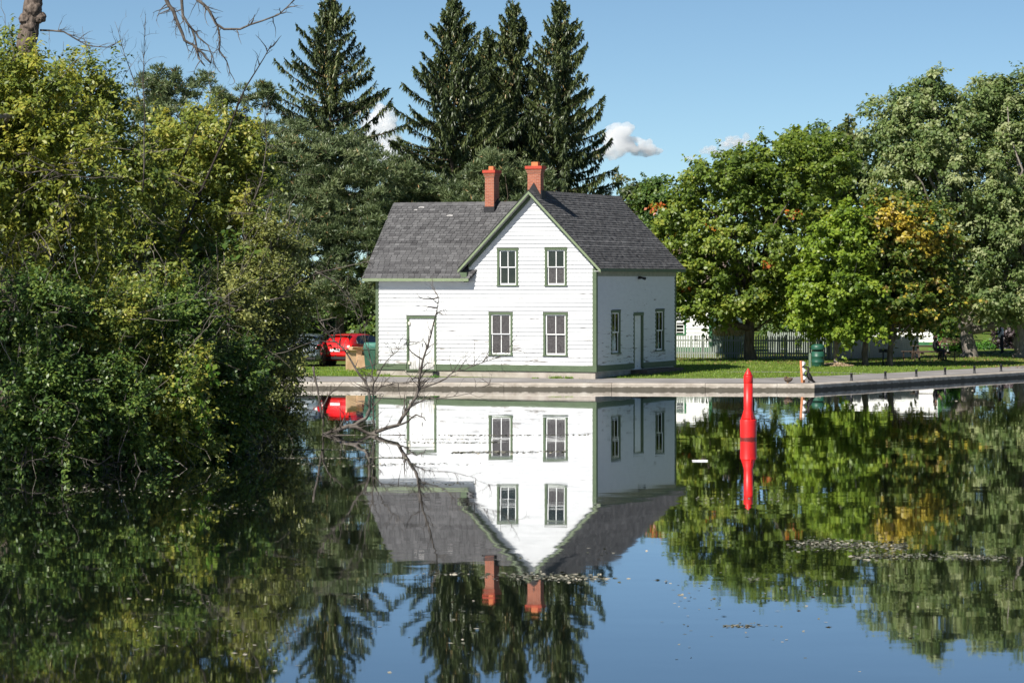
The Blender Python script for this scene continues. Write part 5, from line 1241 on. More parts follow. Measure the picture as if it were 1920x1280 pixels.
# leaning board post by the quay corner: orange edge, flaking white face
pp = G(1506, 717.5); post = empty('leaning_post', pp, R(-38)); tag(post, 'leaning orange post with a flaking white face at the quay corner', 'post')
M['orange_wood'] = simple('orange_wood', (0.36, 0.13, 0.055), (0.52, 0.23, 0.11), 7, 0.8, stretch=(3, 3, 0.6))
M['flake_white'] = simple('flaking_white', (0.55, 0.55, 0.54), (0.84, 0.84, 0.82), 9, 0.7)
mb = MB(); ln = -0.075
mb.beam((0, 0, -0.1), (ln*1.0, 0, 0.9), 0.10, 0.17, (0, 1, 0)); mb.build('upright', M['orange_wood'], post, bevel=0.006)
mb = MB(); rg = random.Random(8); out = [(0.03, 0.12)]
for i in range(12): out.append((0.10 + 0.055*math.sin(i*1.35) + rg.uniform(-0.015, 0.015), 0.14 + i*0.062))
out += [(0.03, 0.88)]
mb.prism([(x + ln*z, z) for x, z in out], 'y', -0.05, 0.06); mb.build('white_facing', M['flake_white'], post)
for zz in (0.32, 0.66):
    mb = MB(); mb.box(0.0 + ln*zz, 0.17 + ln*zz, -0.07, 0.075, zz-0.02, zz+0.02); mb.build('strap', M['black'], post)

# birds
M['feather_black'] = simple('black_feather', (0.010, 0.010, 0.012), (0.03, 0.026, 0.024), 18, 0.5, 0.4)
M['feather_brown'] = simple('brown_feather', (0.035, 0.024, 0.018), (0.13, 0.09, 0.06), 22, 0.7)
M['throat'] = simple('pale_throat', (0.30, 0.20, 0.13), (0.46, 0.33, 0.22), 12, 0.7)
M['bill'] = simple('bill', (0.40, 0.20, 0.06), None, 6, 0.5)
cp = G(1517.5, 717.5); cm = empty('cormorant', cp, R(200)); tag(cm, 'black cormorant with pale throat perched upright on the quay corner', 'bird')
MB().tube([(-0.20, 0, 0.06), (-0.12, 0, 0.10), (-0.04, 0, 0.19), (0.02, 0, 0.30), (0.05, 0, 0.38), (0.055, 0, 0.45), (0.03, 0, 0.53), (0.03, 0, 0.60), (0.07, 0, 0.635), (0.11, 0, 0.63), (0.135, 0, 0.625)], [0.012, 0.055, 0.105, 0.10, 0.07, 0.042, 0.034, 0.033, 0.040, 0.032, 0.012], 12).build('body', M['feather_black'], cm, True)
MB().tube([(0.125, 0, 0.625), (0.17, 0, 0.625), (0.205, 0, 0.612)], [0.014, 0.010, 0.005], 6).build('bill', M['bill'], cm, True)
MB().tube([(0.075, 0, 0.37), (0.088, 0, 0.45), (0.062, 0, 0.53), (0.064, 0, 0.59), (0.095, 0, 0.612)], [0.03, 0.026, 0.022, 0.022, 0.02], 8).build('throat_patch', M['throat'], cm, True)
MB().tube([(-0.14, 0, 0.10), (-0.22, 0, 0.03), (-0.27, 0, -0.03)], [0.05, 0.045, 0.03], 8).build('tail', M['feather_black'], cm, True)
for sy in (-1, 1):
    MB().add([(0.04, sy*0.09, 0.36), (-0.02, sy*0.118, 0.25), (-0.14, sy*0.09, 0.09), (-0.20, sy*0.03, 0.03), (-0.10, sy*0.08, 0.2), (0.0, sy*0.07, 0.36), (-0.05, sy*0.06, 0.2)], [(0, 1, 4, 5), (1, 2, 3, 4), (0, 5, 6, 1), (1, 6, 3, 2)]).build('wing', M['feather_black'], cm)
    mb = MB(); mb.tube([(0.0, sy*0.05, 0.10), (0.02, sy*0.05, 0.0)], 0.014, 6); mb.add([(0.0, sy*0.05, 0.005), (0.11, sy*0.085, 0.005), (0.12, sy*0.05, 0.012), (0.10, sy*0.01, 0.005), (0.0, sy*0.05, 0.02)], [(0, 1, 2), (0, 2, 3), (4, 2, 1), (4, 3, 2)]); mb.build('foot', M['black'], cm)
dp_ = G(1478, 718); dk = empty('resting_duck', dp_, R(160)); tag(dk, 'small brown duck resting on the quay edge behind the buoy', 'bird')
MB().tube([(-0.19, 0, 0.20), (-0.14, 0, 0.17), (-0.06, 0, 0.14), (0.03, 0, 0.125), (0.10, 0, 0.14), (0.14, 0, 0.19), (0.12, 0, 0.235), (0.07, 0, 0.24), (0.03, 0, 0.225)], [0.012, 0.06, 0.095, 0.10, 0.08, 0.055, 0.045, 0.04, 0.02], 12).build('body', M['feather_brown'], dk, True)
MB().tube([(0.03, 0, 0.228), (-0.01, 0, 0.222), (-0.035, 0, 0.215)], [0.018, 0.014, 0.006], 6).build('bill', M['bill'], dk, True)
for sy in (-1, 1):
    MB().ball((-0.03, sy*0.085, 0.145), (0.12, 0.022, 0.055), 10, 6).build('wing', M['feather_brown'], dk, True)
    mb = MB(); mb.tube([(0.0, sy*0.04, 0.05), (0.01, sy*0.04, 0.004)], 0.008, 6); mb.tube([(0.0, sy*0.04, 0.006), (0.05, sy*0.045, 0.006)], [0.012, 0.016], 6); mb.build('foot', M['bill'], dk)

# white splashes of paint on the path
M['splash'] = simple('white_splash', (0.62, 0.62, 0.60), (0.80, 0.80, 0.78), 20, 0.7)
for (px, py, sd, lb) in ((1104, 716, 1, 'white splash mark on the path below the house corner'), (906, 715.3, 2, 'white splash mark on the path under the left lower window'), (1315, 717, 3, 'white splash mark on the quay edge left of the buoy'), (868, 712.4, 4, 'faint white splash on the path right of the fallen tree')):
    p = G(px, py); rg = random.Random(sd); mb = MB()
    for k in range(9):
        cx_, cy_ = rg.gauss(0, 0.11), rg.gauss(0, 0.10); r = rg.uniform(0.025, 0.075); n_ = 8
        vs_ = [(cx_ + math.cos(6.283*i/n_)*r*rg.uniform(0.5, 1.6), cy_ + math.sin(6.283*i/n_)*r*rg.uniform(0.5, 1.6), 0.010 + 0.0012*k) for i in range(n_)]
        mb.add(vs_, [tuple(range(n_))])
    o = mb.build('splash_mark', M['splash'], None, loc=p); tag(o, lb, 'mark', 'white splashes on the path')

# ------------------------------------------------------------------ trash barrel, marker post, wood chips, plume grass
M['barrel'] = gloss('barrel_green', (0.018, 0.085, 0.055), 0.45, 0.4)
tb = G(1533.5, 687); bar = empty('trash_barrel', tb); tag(bar, 'dark green trash barrel with domed lid beside the bright maple', 'trash can')
MB().lathe([(0.285, 0.0), (0.30, 0.03), (0.30, 0.2), (0.312, 0.215), (0.30, 0.23), (0.30, 0.45), (0.312, 0.465), (0.30, 0.48), (0.30, 0.70)], 28).build('drum', M['barrel'], bar, True)
MB().lathe([(0.27, 0.70), (0.27, 0.79)], 28).build('opening_band', M['black'], bar, True)
MB().lathe([(0.315, 0.78), (0.32, 0.80), (0.31, 0.97), (0.25, 1.02), (0.10, 1.045), (0.02, 1.05)], 28).build('lid', M['barrel'], bar, True)
for k in range(4):
    a = k*math.pi/2 + 0.6; mb = MB(); mb.beam((0.285*math.cos(a), 0.285*math.sin(a), 0.68), (0.285*math.cos(a), 0.285*math.sin(a), 0.82), 0.03, 0.012); mb.build('lid_strut', M['barrel'], bar)
mp_ = G(1518.5, 689); ob = empty('marker_post', mp_); tag(ob, 'short grey-green wooden post left of the trash barrel', 'post')
mb = MB(); mb.box(-0.05, 0.05, -0.05, 0.05, -0.2, 0.64); mb.add([(-0.05, -0.05, 0.642), (0.05, -0.05, 0.642), (0.05, 0.05, 0.642), (-0.05, 0.05, 0.642), (0, 0, 0.68)], [(0, 1, 4), (1, 2, 4), (2, 3, 4), (3, 0, 4)]); mb.build('shaft', simple('post_green', (0.13, 0.18, 0.13), (0.22, 0.27, 0.21), 5, 0.8), ob)
rng = np.random.default_rng(140); n = 5200; c0 = np.array(G(1566, 686)); r = np.sqrt(rng.random(n)); a = rng.random(n)*6.283
pos = c0 + np.stack([r*np.cos(a)*0.85, r*np.sin(a)*0.95, 0.11*(1-r**2) + rng.random(n)*0.02], 1)
me = leaf_mesh('wood_chips', pos, rng.normal(size=(n, 3))*np.array((1, 1, 0.3)), unit(rng.normal(size=(n, 3))*0.5 + np.array((0, 0, 1))), 0.075, 0.03, rng.random(n), M['chip'], 0.05)
tag(link_mesh('wood_chips', me), 'ring of pale wood chips round the bright maple', 'mulch', None, 'stuff')
# leaf litter under the trees
n = 9000; X = rng.uniform(8, 27, n); Y = rng.uniform(147, 166, n); pos = np.stack([X, Y, np.array([gz(x, y) for x, y in zip(X, Y)]) + 0.012], 1)
me = leaf_mesh('leaf_litter', pos, rng.normal(size=(n, 3))*np.array((1, 1, 0.15)), unit(rng.normal(size=(n, 3))*0.25 + np.array((0, 0, 1))), 0.11, 0.07, rng.random(n), M['litter'], 0.05)
tag(link_mesh('leaf_litter', me), 'brown fallen leaves scattered under the park trees', 'leaves', None, 'stuff')
pg = G(1372, 672); pg.y -= 0.0; n = 1700; pl = empty('plume_grass', pg); tag(pl, 'tan plume grass growing over the picket fence left of the big trunk', 'grass clump')
base = rng.normal(size=(n, 3))*np.array((0.16, 0.16, 0)); ax = rng.normal(size=(n, 3))*0.27; ax[:, 2] = 1
me = leaf_mesh('stalks', base, ax, unit(rng.normal(size=(n, 3))), rng.uniform(0.7, 1.5, n), 0.022, rng.random(n)*0.5, M['grass_leaf'], 0.05); link_mesh('stalks', me, pl)
tip = base + unit(ax)*rng.uniform(1.15, 1.45, (n, 1)); me = leaf_mesh('plumes', tip, ax + rng.normal(size=(n, 3))*0.15, unit(rng.normal(size=(n, 3))), rng.uniform(0.25, 0.5, n), 0.045, rng.random(n), M['plume'], 0.1); link_mesh('plumes', me, pl)

# ------------------------------------------------------------------ cars
M['car_red'] = gloss('car_red_paint', (0.52, 0.010, 0.010), 0.25, 0.5, 0.8)
M['car_grey'] = gloss('car_grey_paint', (0.10, 0.13, 0.15), 0.25, 0.5, 0.8)
M['car_glass'] = simple('car_glass', (0.006, 0.008, 0.009), (0.012, 0.014, 0.015), 3, 0.05, 0.6)
M['rubber'] = simple('tyre_rubber', (0.012, 0.012, 0.012), None, 8, 0.8)
M['rim'] = simple('alloy_rim', (0.45, 0.45, 0.46), None, 8, 0.3, 0.5, 0.8)
M['lamp_white'] = simple('lamp_clear', (0.75, 0.72, 0.70), None, 8, 0.15, 0.6)
M['lamp_red'] = simple('lamp_red', (0.45, 0.008, 0.008), None, 8, 0.15, 0.6)
M['plate'] = simple('white_plate', (0.70, 0.71, 0.72), None, 8, 0.4)
M['trim_black'] = simple('black_trim', (0.02, 0.02, 0.021), None, 8, 0.6)
def car(label, loc_, rz, paint):
    """five-door hatchback, x forward, rear bumper at x = 0"""
    root = empty('parked_car', loc_, rz); tag(root, label, 'car', 'cars on the driveway')
    # station: x, z underside, z belt, z roof, half widths at sill, waist, belt, roof
    S = [(0.00, 0.42, 0.72, 0.74, 0.62, 0.70, 0.68, 0.60), (0.06, 0.30, 0.88, 0.92, 0.78, 0.84, 0.80, 0.66), (0.22, 0.24, 0.99, 1.16, 0.85, 0.90, 0.84, 0.62), (0.45, 0.22, 1.00, 1.38, 0.87, 0.91, 0.85, 0.60),
         (0.80, 0.21, 0.98, 1.46, 0.88, 0.91, 0.85, 0.62), (1.50, 0.20, 0.95, 1.49, 0.88, 0.91, 0.84, 0.63), (2.20, 0.20, 0.93, 1.47, 0.88, 0.91, 0.83, 0.62), (2.70, 0.20, 0.92, 1.33, 0.88, 0.91, 0.82, 0.62),
         (3.15, 0.20, 0.92, 1.03, 0.88, 0.90, 0.80, 0.66), (3.60, 0.21, 0.86, 0.90, 0.86, 0.88, 0.76, 0.62), (4.05, 0.24, 0.74, 0.78, 0.80, 0.82, 0.70, 0.55), (4.28, 0.34, 0.62, 0.64, 0.66, 0.68, 0.58, 0.45)]
    vs_ = []; fs_ = []; K = 12
    for (x, zb, zk, zr, ws, ww, wk, wr) in S:
        zm = (zb + zk)*0.5
        half = [(0, zb), (ws*0.8, zb), (ws, zb+0.06), (ww, zm), (wk, zk), (wr, zr - 0.03), (wr*0.55, zr), (0, zr+0.01)]
        ring = [(-y, z) for y, z in half[1:-1]][::-1]
        for y, z in half + ring: vs_.append((x, y, z))
    K = len(half) + len(ring)
    for i in range(len(S)-1):
        for k in range(K): fs_.append((i*K+k, (i+1)*K+k, (i+1)*K+(k+1) % K, i*K+(k+1) % K))
    fs_.append(tuple(range(K))); fs_.append(tuple((len(S)-1)*K + k for k in range(K-1, -1, -1)))
    body = MB().add(vs_, fs_).build('body', paint, root, True); sb = body.modifiers.new('sub', 'SUBSURF'); sb.levels = 1; sb.render_levels = 2
    def patch(name, pts, mat, off, parent=root):
        p = [Vector(q) for q in pts]; n_ = (p[1]-p[0]).cross(p[2]-p[0]).normalized()
        if n_.dot(Vector(off)) < 0: n_ = -n_
        m_ = MB(); k = len(p); q = [v + n_*0.012 for v in p] + [v - n_*0.05 for v in p]
        m_.add(q, [tuple(range(k)), tuple(range(2*k-1, k-1, -1))] + [(i, i+k, (i+1) % k+k, (i+1) % k) for i in range(k)]); return m_.build(name, mat, parent)
    patch('rear_window', [(0.20, -0.66, 1.04), (0.20, 0.66, 1.04), (0.46, 0.56, 1.345), (0.50, 0.0, 1.39), (0.46, -0.56, 1.345)], M['car_glass'], (-1, 0, 0.5))
    for sy in (-1, 1):
        patch('side_window', [(0.62, sy*0.85, 1.03), (1.55, sy*0.852, 0.985), (1.55, sy*0.68, 1.40), (0.95, sy*0.68, 1.38), (0.70, sy*0.74, 1.24)], M['car_glass'], (0, sy, 0.3))
        patch('side_window', [(1.62, sy*0.852, 0.985), (2.85, sy*0.83, 0.96), (2.35, sy*0.69, 1.36), (1.62, sy*0.68, 1.40)], M['car_glass'], (0, sy, 0.3))
        patch('tail_lamp', [(0.055, sy*0.80, 0.80), (0.05, sy*0.55, 0.86), (0.14, sy*0.60, 0.98), (0.22, sy*0.82, 1.00)], M['lamp_red'], (-1, 0, 0.2))
        patch('lamp_lens', [(0.055, sy*0.72, 0.84), (0.055, sy*0.60, 0.87), (0.10, sy*0.62, 0.94), (0.13, sy*0.72, 0.95)], M['lamp_white'], (-1, 0, 0.2)).location.x = -0.012
        mb = MB(); mb.tube([(2.72, sy*0.84, 0.98), (2.70, sy*0.95, 1.0)], 0.025, 6); mb.ball((2.68, sy*1.0, 1.02), (0.07, 0.10, 0.065), 10, 7); mb.build('mirror', paint, root, True)
        for xx in (0.78, 3.42):
            w = MB().lathe([(0.20, -0.1), (0.31, -0.1), (0.325, -0.06), (0.325, 0.06), (0.31, 0.1), (0.20, 0.1)], 24).build('wheel', M['rubber'], root, True, (xx, sy*0.82, 0.325), (R(90), 0, 0))
            MB().lathe([(0.03, -0.085*1), (0.20, -0.09), (0.205, 0.09), (0.03, 0.095)], 20).build('rim', M['rim'], w)
            mb = MB(); arch = [(xx + 0.37*math.cos(t), sy*0.905, 0.325 + 0.37*math.sin(t)) for t in np.linspace(-0.3, math.pi+0.3, 12)]; mb.tube(arch, 0.03, 5); mb.build('wheel_arch', M['trim_black'], root)
    mb = MB(); mb.box(-0.035, 0.10, -0.66, 0.66, 0.30, 0.42); mb.build('lower_bumper', M['trim_black'], root, bevel=0.03)
    mb = MB(); mb.box(-0.05, 0.1, -0.74, 0.74, 0.44, 0.60); mb.build('bumper', paint, root, bevel=0.05)
    mb = MB(); mb.box(-0.006, 0.06, -0.26, 0.26, 0.66, 0.79); mb.build('licence_plate', M['plate'], root)
    mb = MB(); mb.box(0.30, 0.58, -0.56, 0.56, 1.395, 1.425); mb.build('spoiler', paint, root, bevel=0.012)
    mb = MB(); mb.tube([(0.17, -0.1, 1.07), (0.29, 0.28, 1.17)], 0.012, 5); mb.build('wiper', M['trim_black'], root)
    return root
cz = G(628, 686.5); car('red hatchback parked with its rear to the water, left of the house', (cz.x, cz.y, 0.508), R(90-27), M['car_red'])
cz = G(565, 687.5); car('blue-grey car half hidden by leaves left of the red hatchback', (cz.x, cz.y, 0.508), R(90-8), M['car_grey'])

# wheeled bin and cardboard by the house corner
M['bin'] = gloss('bin_green', (0.028, 0.095, 0.062), 0.5, 0.4)
bb = G(697, 694.5); bn = empty('wheeled_bin', bb, R(-18)); tag(bn, 'green wheeled bin with pale domed lid at the left corner of the house', 'bin')
mb = MB(); b0, b1 = 0.22, 0.29
mb.add([(-b0, -b0, 0.05), (b0, -b0, 0.05), (b0, b0, 0.05), (-b0, b0, 0.05), (-b1, -b1, 0.93), (b1, -b1, 0.93), (b1, b1, 0.93), (-b1, b1, 0.93)], [(3, 2, 1, 0), (4, 5, 6, 7), (0, 1, 5, 4), (1, 2, 6, 5), (2, 3, 7, 6), (3, 0, 4, 7)]); mb.build('body', M['bin'], bn, bevel=0.03)
mb = MB(); mb.box(-0.32, 0.32, -0.32, 0.32, 0.93, 0.99); mb.build('rim', M['bin'], bn, bevel=0.015)
mb = MB(); mb.prism([(-0.30, 0.99), (0.30, 0.99), (0.29, 1.16), (0.20, 1.24), (-0.16, 1.25), (-0.28, 1.17)], 'x', -0.29, 0.29); mb.build('lid', gloss('bin_lid', (0.055, 0.185, 0.145), 0.5, 0.4), bn, True, bevel=0.03)
for sx in (-1, 1): MB().lathe([(0.03, -0.03), (0.11, -0.03), (0.11, 0.03), (0.03, 0.03)], 16).build('wheel', M['rubber'], bn, False, (sx*0.25, 0.25, 0.11), (0, R(90), 0))
M['card'] = simple('cardboard', (0.42, 0.27, 0.15), (0.58, 0.40, 0.25), 4, 0.85)
M['tape'] = simple('packing_tape', (0.50, 0.37, 0.22), None, 6, 0.4)
def carton(label, px, py, w, d, h, rz, lift=0.0, flaps=False):
    p = G(px, py); p.z += lift; root = empty('cardboard_box', p, rz); tag(root, label, 'box', 'cardboard by the house corner')
    mb = MB(); t = 0.012
    mb.box(-w/2, w/2, -d/2, -d/2+t, 0, h); mb.box(-w/2, w/2, d/2-t, d/2, 0, h); mb.box(-w/2, -w/2+t, -d/2+t, d/2-t, 0, h); mb.box(w/2-t, w/2, -d/2+t, d/2-t, 0, h); mb.box(-w/2+t, w/2-t, -d/2+t, d/2-t, 0, t); mb.build('carton', M['card'], root)
    if flaps:
        for sg in (-1, 1):
            mb = MB(); mb.slab([(-w/2, sg*d/2, h+0.002), (w/2, sg*d/2, h+0.002), (w/2, sg*(d/2+0.16), h+0.10), (-w/2, sg*(d/2+0.16), h+0.12)], 0.01); mb.build('flap', M['card'], root)
        mb = MB(); mb.slab([(w/2, -d/2, h), (w/2+0.15, -d/2, h-0.10), (w/2+0.15, d/2, h-0.08), (w/2, d/2, h)], 0.01); mb.build('flap', M['card'], root)
    else:
        mb = MB(); mb.box(-w/2+t, w/2-t, -d/2+t, d/2-t, h-t, h-0.001); mb.build('lid', M['card'], root)
        mb = MB(); mb.box(-0.03, 0.03, -d/2, d/2, h+0.001, h+0.003); mb.build('tape', M['tape'], root)
    return root
carton('tall open cardboard box leaning in front of the others', 658, 695, 0.42, 0.30, 0.82, R(12), 0, True)
carton('square brown box behind the tall one', 668, 691, 0.5, 0.45, 0.62, R(-8))
carton('dark brown box at the right of the pile, next to the bin', 679, 691.5, 0.42, 0.4, 0.60, R(6))
carton('small crumpled box lying on top of the pile', 667, 691, 0.48, 0.36, 0.24, R(22), 0.625, True)
wp = G(684, 690.5); ob = MB().ball((0, 0, 0.13), (0.12, 0.10, 0.15), 9, 7).add([(-0.03, 0, 0.25), (0.03, 0, 0.25), (0.06, 0.01, 0.33), (-0.05, 0, 0.34), (0, 0.03, 0.26)], [(0, 1, 2, 3), (1, 4, 2), (4, 0, 3)]).build('plastic_bag', simple('white_plastic', (0.72, 0.72, 0.72), (0.84, 0.84, 0.84), 12, 0.35), None, True, wp); tag(ob, 'small white knotted plastic bag by the wheeled bin', 'bag')

# ------------------------------------------------------------------ picnic table, people, bench, bicycle, grill
M['plank'] = simple('dark_plank', (0.055, 0.038, 0.03), (0.12, 0.085, 0.065), 4, 0.8, stretch=(0.6, 6, 6))
tp_ = G(1742, 676); tb = empty('picnic_table', tp_, R(14)); tag(tb, 'dark picnic table with attached benches under the shady maple', 'picnic table')
def planks(y0, n, w, z, L, nm):
    for k in range(n):
        mb = MB(); yy = y0 + k*(w+0.008); mb.box(-L/2, L/2, yy, yy+w, z, z+0.045); mb.build(nm, M['plank'], tb, bevel=0.004)
planks(-0.375, 5, 0.14, 0.72, 1.75, 'table_plank'); planks(-0.93, 2, 0.14, 0.43, 2.25, 'bench_plank'); planks(0.65, 2, 0.14, 0.43, 2.25, 'bench_plank')
for sx in (-0.7, 0.7):
    for sy in (-1, 1):
        mb = MB(); mb.beam((sx, sy*0.26, 0.72), (sx, sy*0.52, 0.0), 0.05, 0.09, (1, 0, 0)); mb.build('leg', M['plank'], tb)
    mb = MB(); mb.beam((sx+0.055, -0.93, 0.40), (sx+0.055, 0.93, 0.40), 0.045, 0.09); mb.build('cross_beam', M['plank'], tb)
for sx in (-1.05, 1.05):
    for sy in (-0.79, 0.79):
        mb = MB(); mb.beam((sx, sy, 0.425), (sx, sy, 0.0), 0.05, 0.05, (0, 1, 0)); mb.build('bench_leg', M['plank'], tb)
def skin_body(name, joints, edges, mat, parent):
    me = bpy.data.meshes.new(name); me.from_pydata([j[0] for j in joints], edges, []); me.materials.append(mat)
    o = link_mesh(name, me, parent); md = o.modifiers.new('skin', 'SKIN'); md.use_smooth_shade = True
    for v, j in zip(me.skin_vertices[0].data, joints):
        r = j[1]; v.radius = (r, r) if not hasattr(r, '__len__') else r
    me.skin_vertices[0].data[0].use_root = True
    s = o.modifiers.new('sub', 'SUBSURF'); s.levels = 1; s.render_levels = 2
    return o
M['skin'] = simple('skin', (0.36, 0.19, 0.125), (0.45, 0.25, 0.17), 8, 0.55)
M['hair'] = simple('dark_hair', (0.018, 0.012, 0.009), (0.04, 0.028, 0.02), 20, 0.5)
M['cloth_dark'] = simple('dark_cloth', (0.022, 0.022, 0.026), (0.045, 0.044, 0.05), 12, 0.85)
M['cloth_white'] = simple('white_shirt', (0.62, 0.63, 0.66), (0.74, 0.75, 0.77), 10, 0.8)
def head(parent, c, yaw, hairlen=0.16, sc=1.0):
    h = empty('head_pivot', c, yaw); h.parent = parent
    return h
def person(label, loc_, rz, J, E, mats, headc, headyaw, extras):
    root = empty('person', loc_, rz); tag(root, label, 'person')
    body = skin_body('body', J, E, mats[0], root)
    # head with face, ears and hair, one mesh each
    c = Vector(headc); Rm = Matrix.Rotation(headyaw, 3, 'Z')
    def T(v): return c + Rm @ Vector(v)
    mb = MB(); prof = []
    for j in range(13):
        t = j/12; z = -0.12 + 0.235*t; r = 0.075*math.sin(math.pi*min(1, max(0, (t*0.94+0.03))))**0.55; prof.append((z, r*(0.82 if t < 0.3 else 1.0)))
    vs_ = []; n_ = 14
    for z, r in prof:
        for k in range(n_):
            a = 6.283*k/n_; x = math.cos(a)*r*1.22; y = math.sin(a)*r
            if math.cos(a) > 0.9 and -0.03 < z < 0.01: x += 0.022      # nose
            if math.cos(a) > 0.6 and z < -0.07: x += 0.012            # chin
            vs_.append(T((x, y, z)))
    mb.add(vs_, [(i*n_+k, i*n_+(k+1) % n_, (i+1)*n_+(k+1) % n_, (i+1)*n_+k) for i in range(12) for k in range(n_)] + [tuple(range(n_)), tuple(12*n_+k for k in range(n_))])
    mb.tube([T((0, 0, -0.19)), T((0.0, 0, -0.08))], [0.055, 0.052], 10)
    for sy in (-1, 1): mb.ball(T((0.0, sy*0.076, -0.005)), (0.02, 0.014, 0.03), 7, 5)
    hd = mb.build('head', M['skin'], root, True)
    for sy in (-1, 1): MB().ball(T((0.083, sy*0.03, 0.012)), 0.009, 6, 5).build('eye', M['hair'], hd, True)
    MB().tube([T((0.086, -0.022, -0.058)), T((0.092, 0, -0.06)), T((0.086, 0.022, -0.058))], 0.006, 5).build('mouth', simple('lips', (0.30, 0.10, 0.08), None, 5, 0.5), hd, True)
    mb = MB(); mb.ball(T((-0.022, 0, 0.035)), (0.095, 0.088, 0.092), 12, 8); mb.tube([T((-0.05, 0, 0.02)), T((-0.085, 0, -0.07)), T((-0.08, 0, -0.18)), T((-0.06, 0, -0.24))], [0.07, 0.068, 0.05, 0.02], 10); mb.build('hair', M['hair'], hd, True)
    for f in extras: f(root, T)
    return root
def hand(root, wrist, dirv, palm_n, curl=0.5):
    """palm and five bent fingers"""
    d = Vector(dirv).normalized(); n_ = Vector(palm_n); n_ = (n_ - d*n_.dot(d)).normalized(); s = d.cross(n_); w = Vector(wrist); mb = MB()
    mb.add([w + s*a + d*b + n_*c for c in (-0.012, 0.012) for a, b in ((-0.028, 0), (0.028, 0), (0.042, 0.085), (-0.042, 0.085))], [(0, 1, 2, 3), (7, 6, 5, 4), (0, 4, 5, 1), (1, 5, 6, 2), (2, 6, 7, 3), (3, 7, 4, 0)])
    for k, ln in enumerate((0.065, 0.078, 0.074, 0.058)):
        b = w + d*0.08 + s*(-0.031 + 0.0207*k); p1 = b + (d*math.cos(curl) + n_*math.sin(curl))*ln*0.5; p2 = p1 + (d*math.cos(2*curl) + n_*math.sin(2*curl))*ln*0.5
        mb.tube([b, p1, p2], [0.0095, 0.009, 0.007], 6)
    b = w + d*0.025 - s*0.03; mb.tube([b, b - s*0.03 + d*0.03 + n_*0.01, b - s*0.028 + d*0.06 + n_*0.028], [0.012, 0.010, 0.008], 6)
    return mb.build('hand', M['skin'], root, True)
# seated person: astride the near bench, facing along it to the right (+x)
seat = 0.475
J = [((0, 0, seat+0.11), 0.135), ((0.0, 0, seat+0.30), 0.125), ((0.03, 0, seat+0.48), 0.135), ((0.04, 0, seat+0.57), 0.06),
     ((0.05, 0.17, seat+0.50), 0.062), ((0.10, 0.24, seat+0.27), 0.048), ((0.31, 0.17, seat+0.38), 0.037),
     ((0.05, -0.17, seat+0.50), 0.062), ((0.12, -0.22, seat+0.28), 0.048), ((0.30, -0.12, seat+0.46), 0.037),
     ((0.08, 0.11, seat+0.09), 0.09), ((0.42, 0.17, seat+0.08), 0.068), ((0.40, 0.18, 0.09), 0.045), ((0.52, 0.18, 0.035), 0.035),
     ((0.08, -0.11, seat+0.09), 0.09), ((0.40, -0.2, seat+0.06), 0.068), ((0.36, -0.22, 0.09), 0.045), ((0.48, -0.22, 0.035), 0.035)]
E_ = [(0, 1), (1, 2), (2, 3), (2, 4), (4, 5), (5, 6), (2, 7), (7, 8), (8, 9), (0, 10), (10, 11), (11, 12), (12, 13), (0, 14), (14, 15), (15, 16), (16, 17)]
pl_ = tb.matrix_world if False else (Matrix.Translation(tp_) @ Matrix.Rotation(R(14), 4, 'Z')) @ Vector((-0.02, -0.79, 0))
def ex1(root, T):
    mb = MB(); mb.tube([(0.12, 0.236, seat+0.28), (0.31, 0.17, seat+0.385)], [0.05, 0.04], 10); mb.build('forearm', M['skin'], root, True)
    mb = MB(); mb.tube([(0.14, -0.215, seat+0.30), (0.30, -0.12, seat+0.465)], [0.05, 0.04], 10); mb.build('forearm', M['skin'], root, True)
    hand(root, (0.31, 0.17, seat+0.385), (0.5, -0.1, 0.8), (0.5, -0.6, 0), 0.7); hand(root, (0.30, -0.12, seat+0.465), (0.4, 0.1, 0.9), (0.5, 0.6, 0), 0.7)
person('person in dark clothes seated at the picnic table, hands raised', pl_, R(14), J, E_, (M['cloth_dark'],), (0.06, 0, seat+0.76), 0.0, [ex1])
tp2 = (Matrix.Translation(tp_) @ Matrix.Rotation(R(14), 4, 'Z')) @ Vector((0.33, -0.12, 0.766))
bg = empty('red_bag', tp2, 0.4); tag(bg, 'small dark red bag on the picnic table beside the person', 'bag')
M['bag_red'] = simple('dark_red_cloth', (0.16, 0.018, 0.016), (0.24, 0.03, 0.025), 8, 0.8)
mb = MB(); mb.box(-0.17, 0.17, -0.1, 0.1, 0, 0.2); mb.build('pouch', M['bag_red'], bg, bevel=0.05)
mb = MB(); mb.tube([(-0.08, 0, 0.19), (-0.06, 0, 0.27), (0.06, 0, 0.27), (0.08, 0, 0.19)], 0.012, 6); mb.build('handle', M['bag_red'], bg, True)
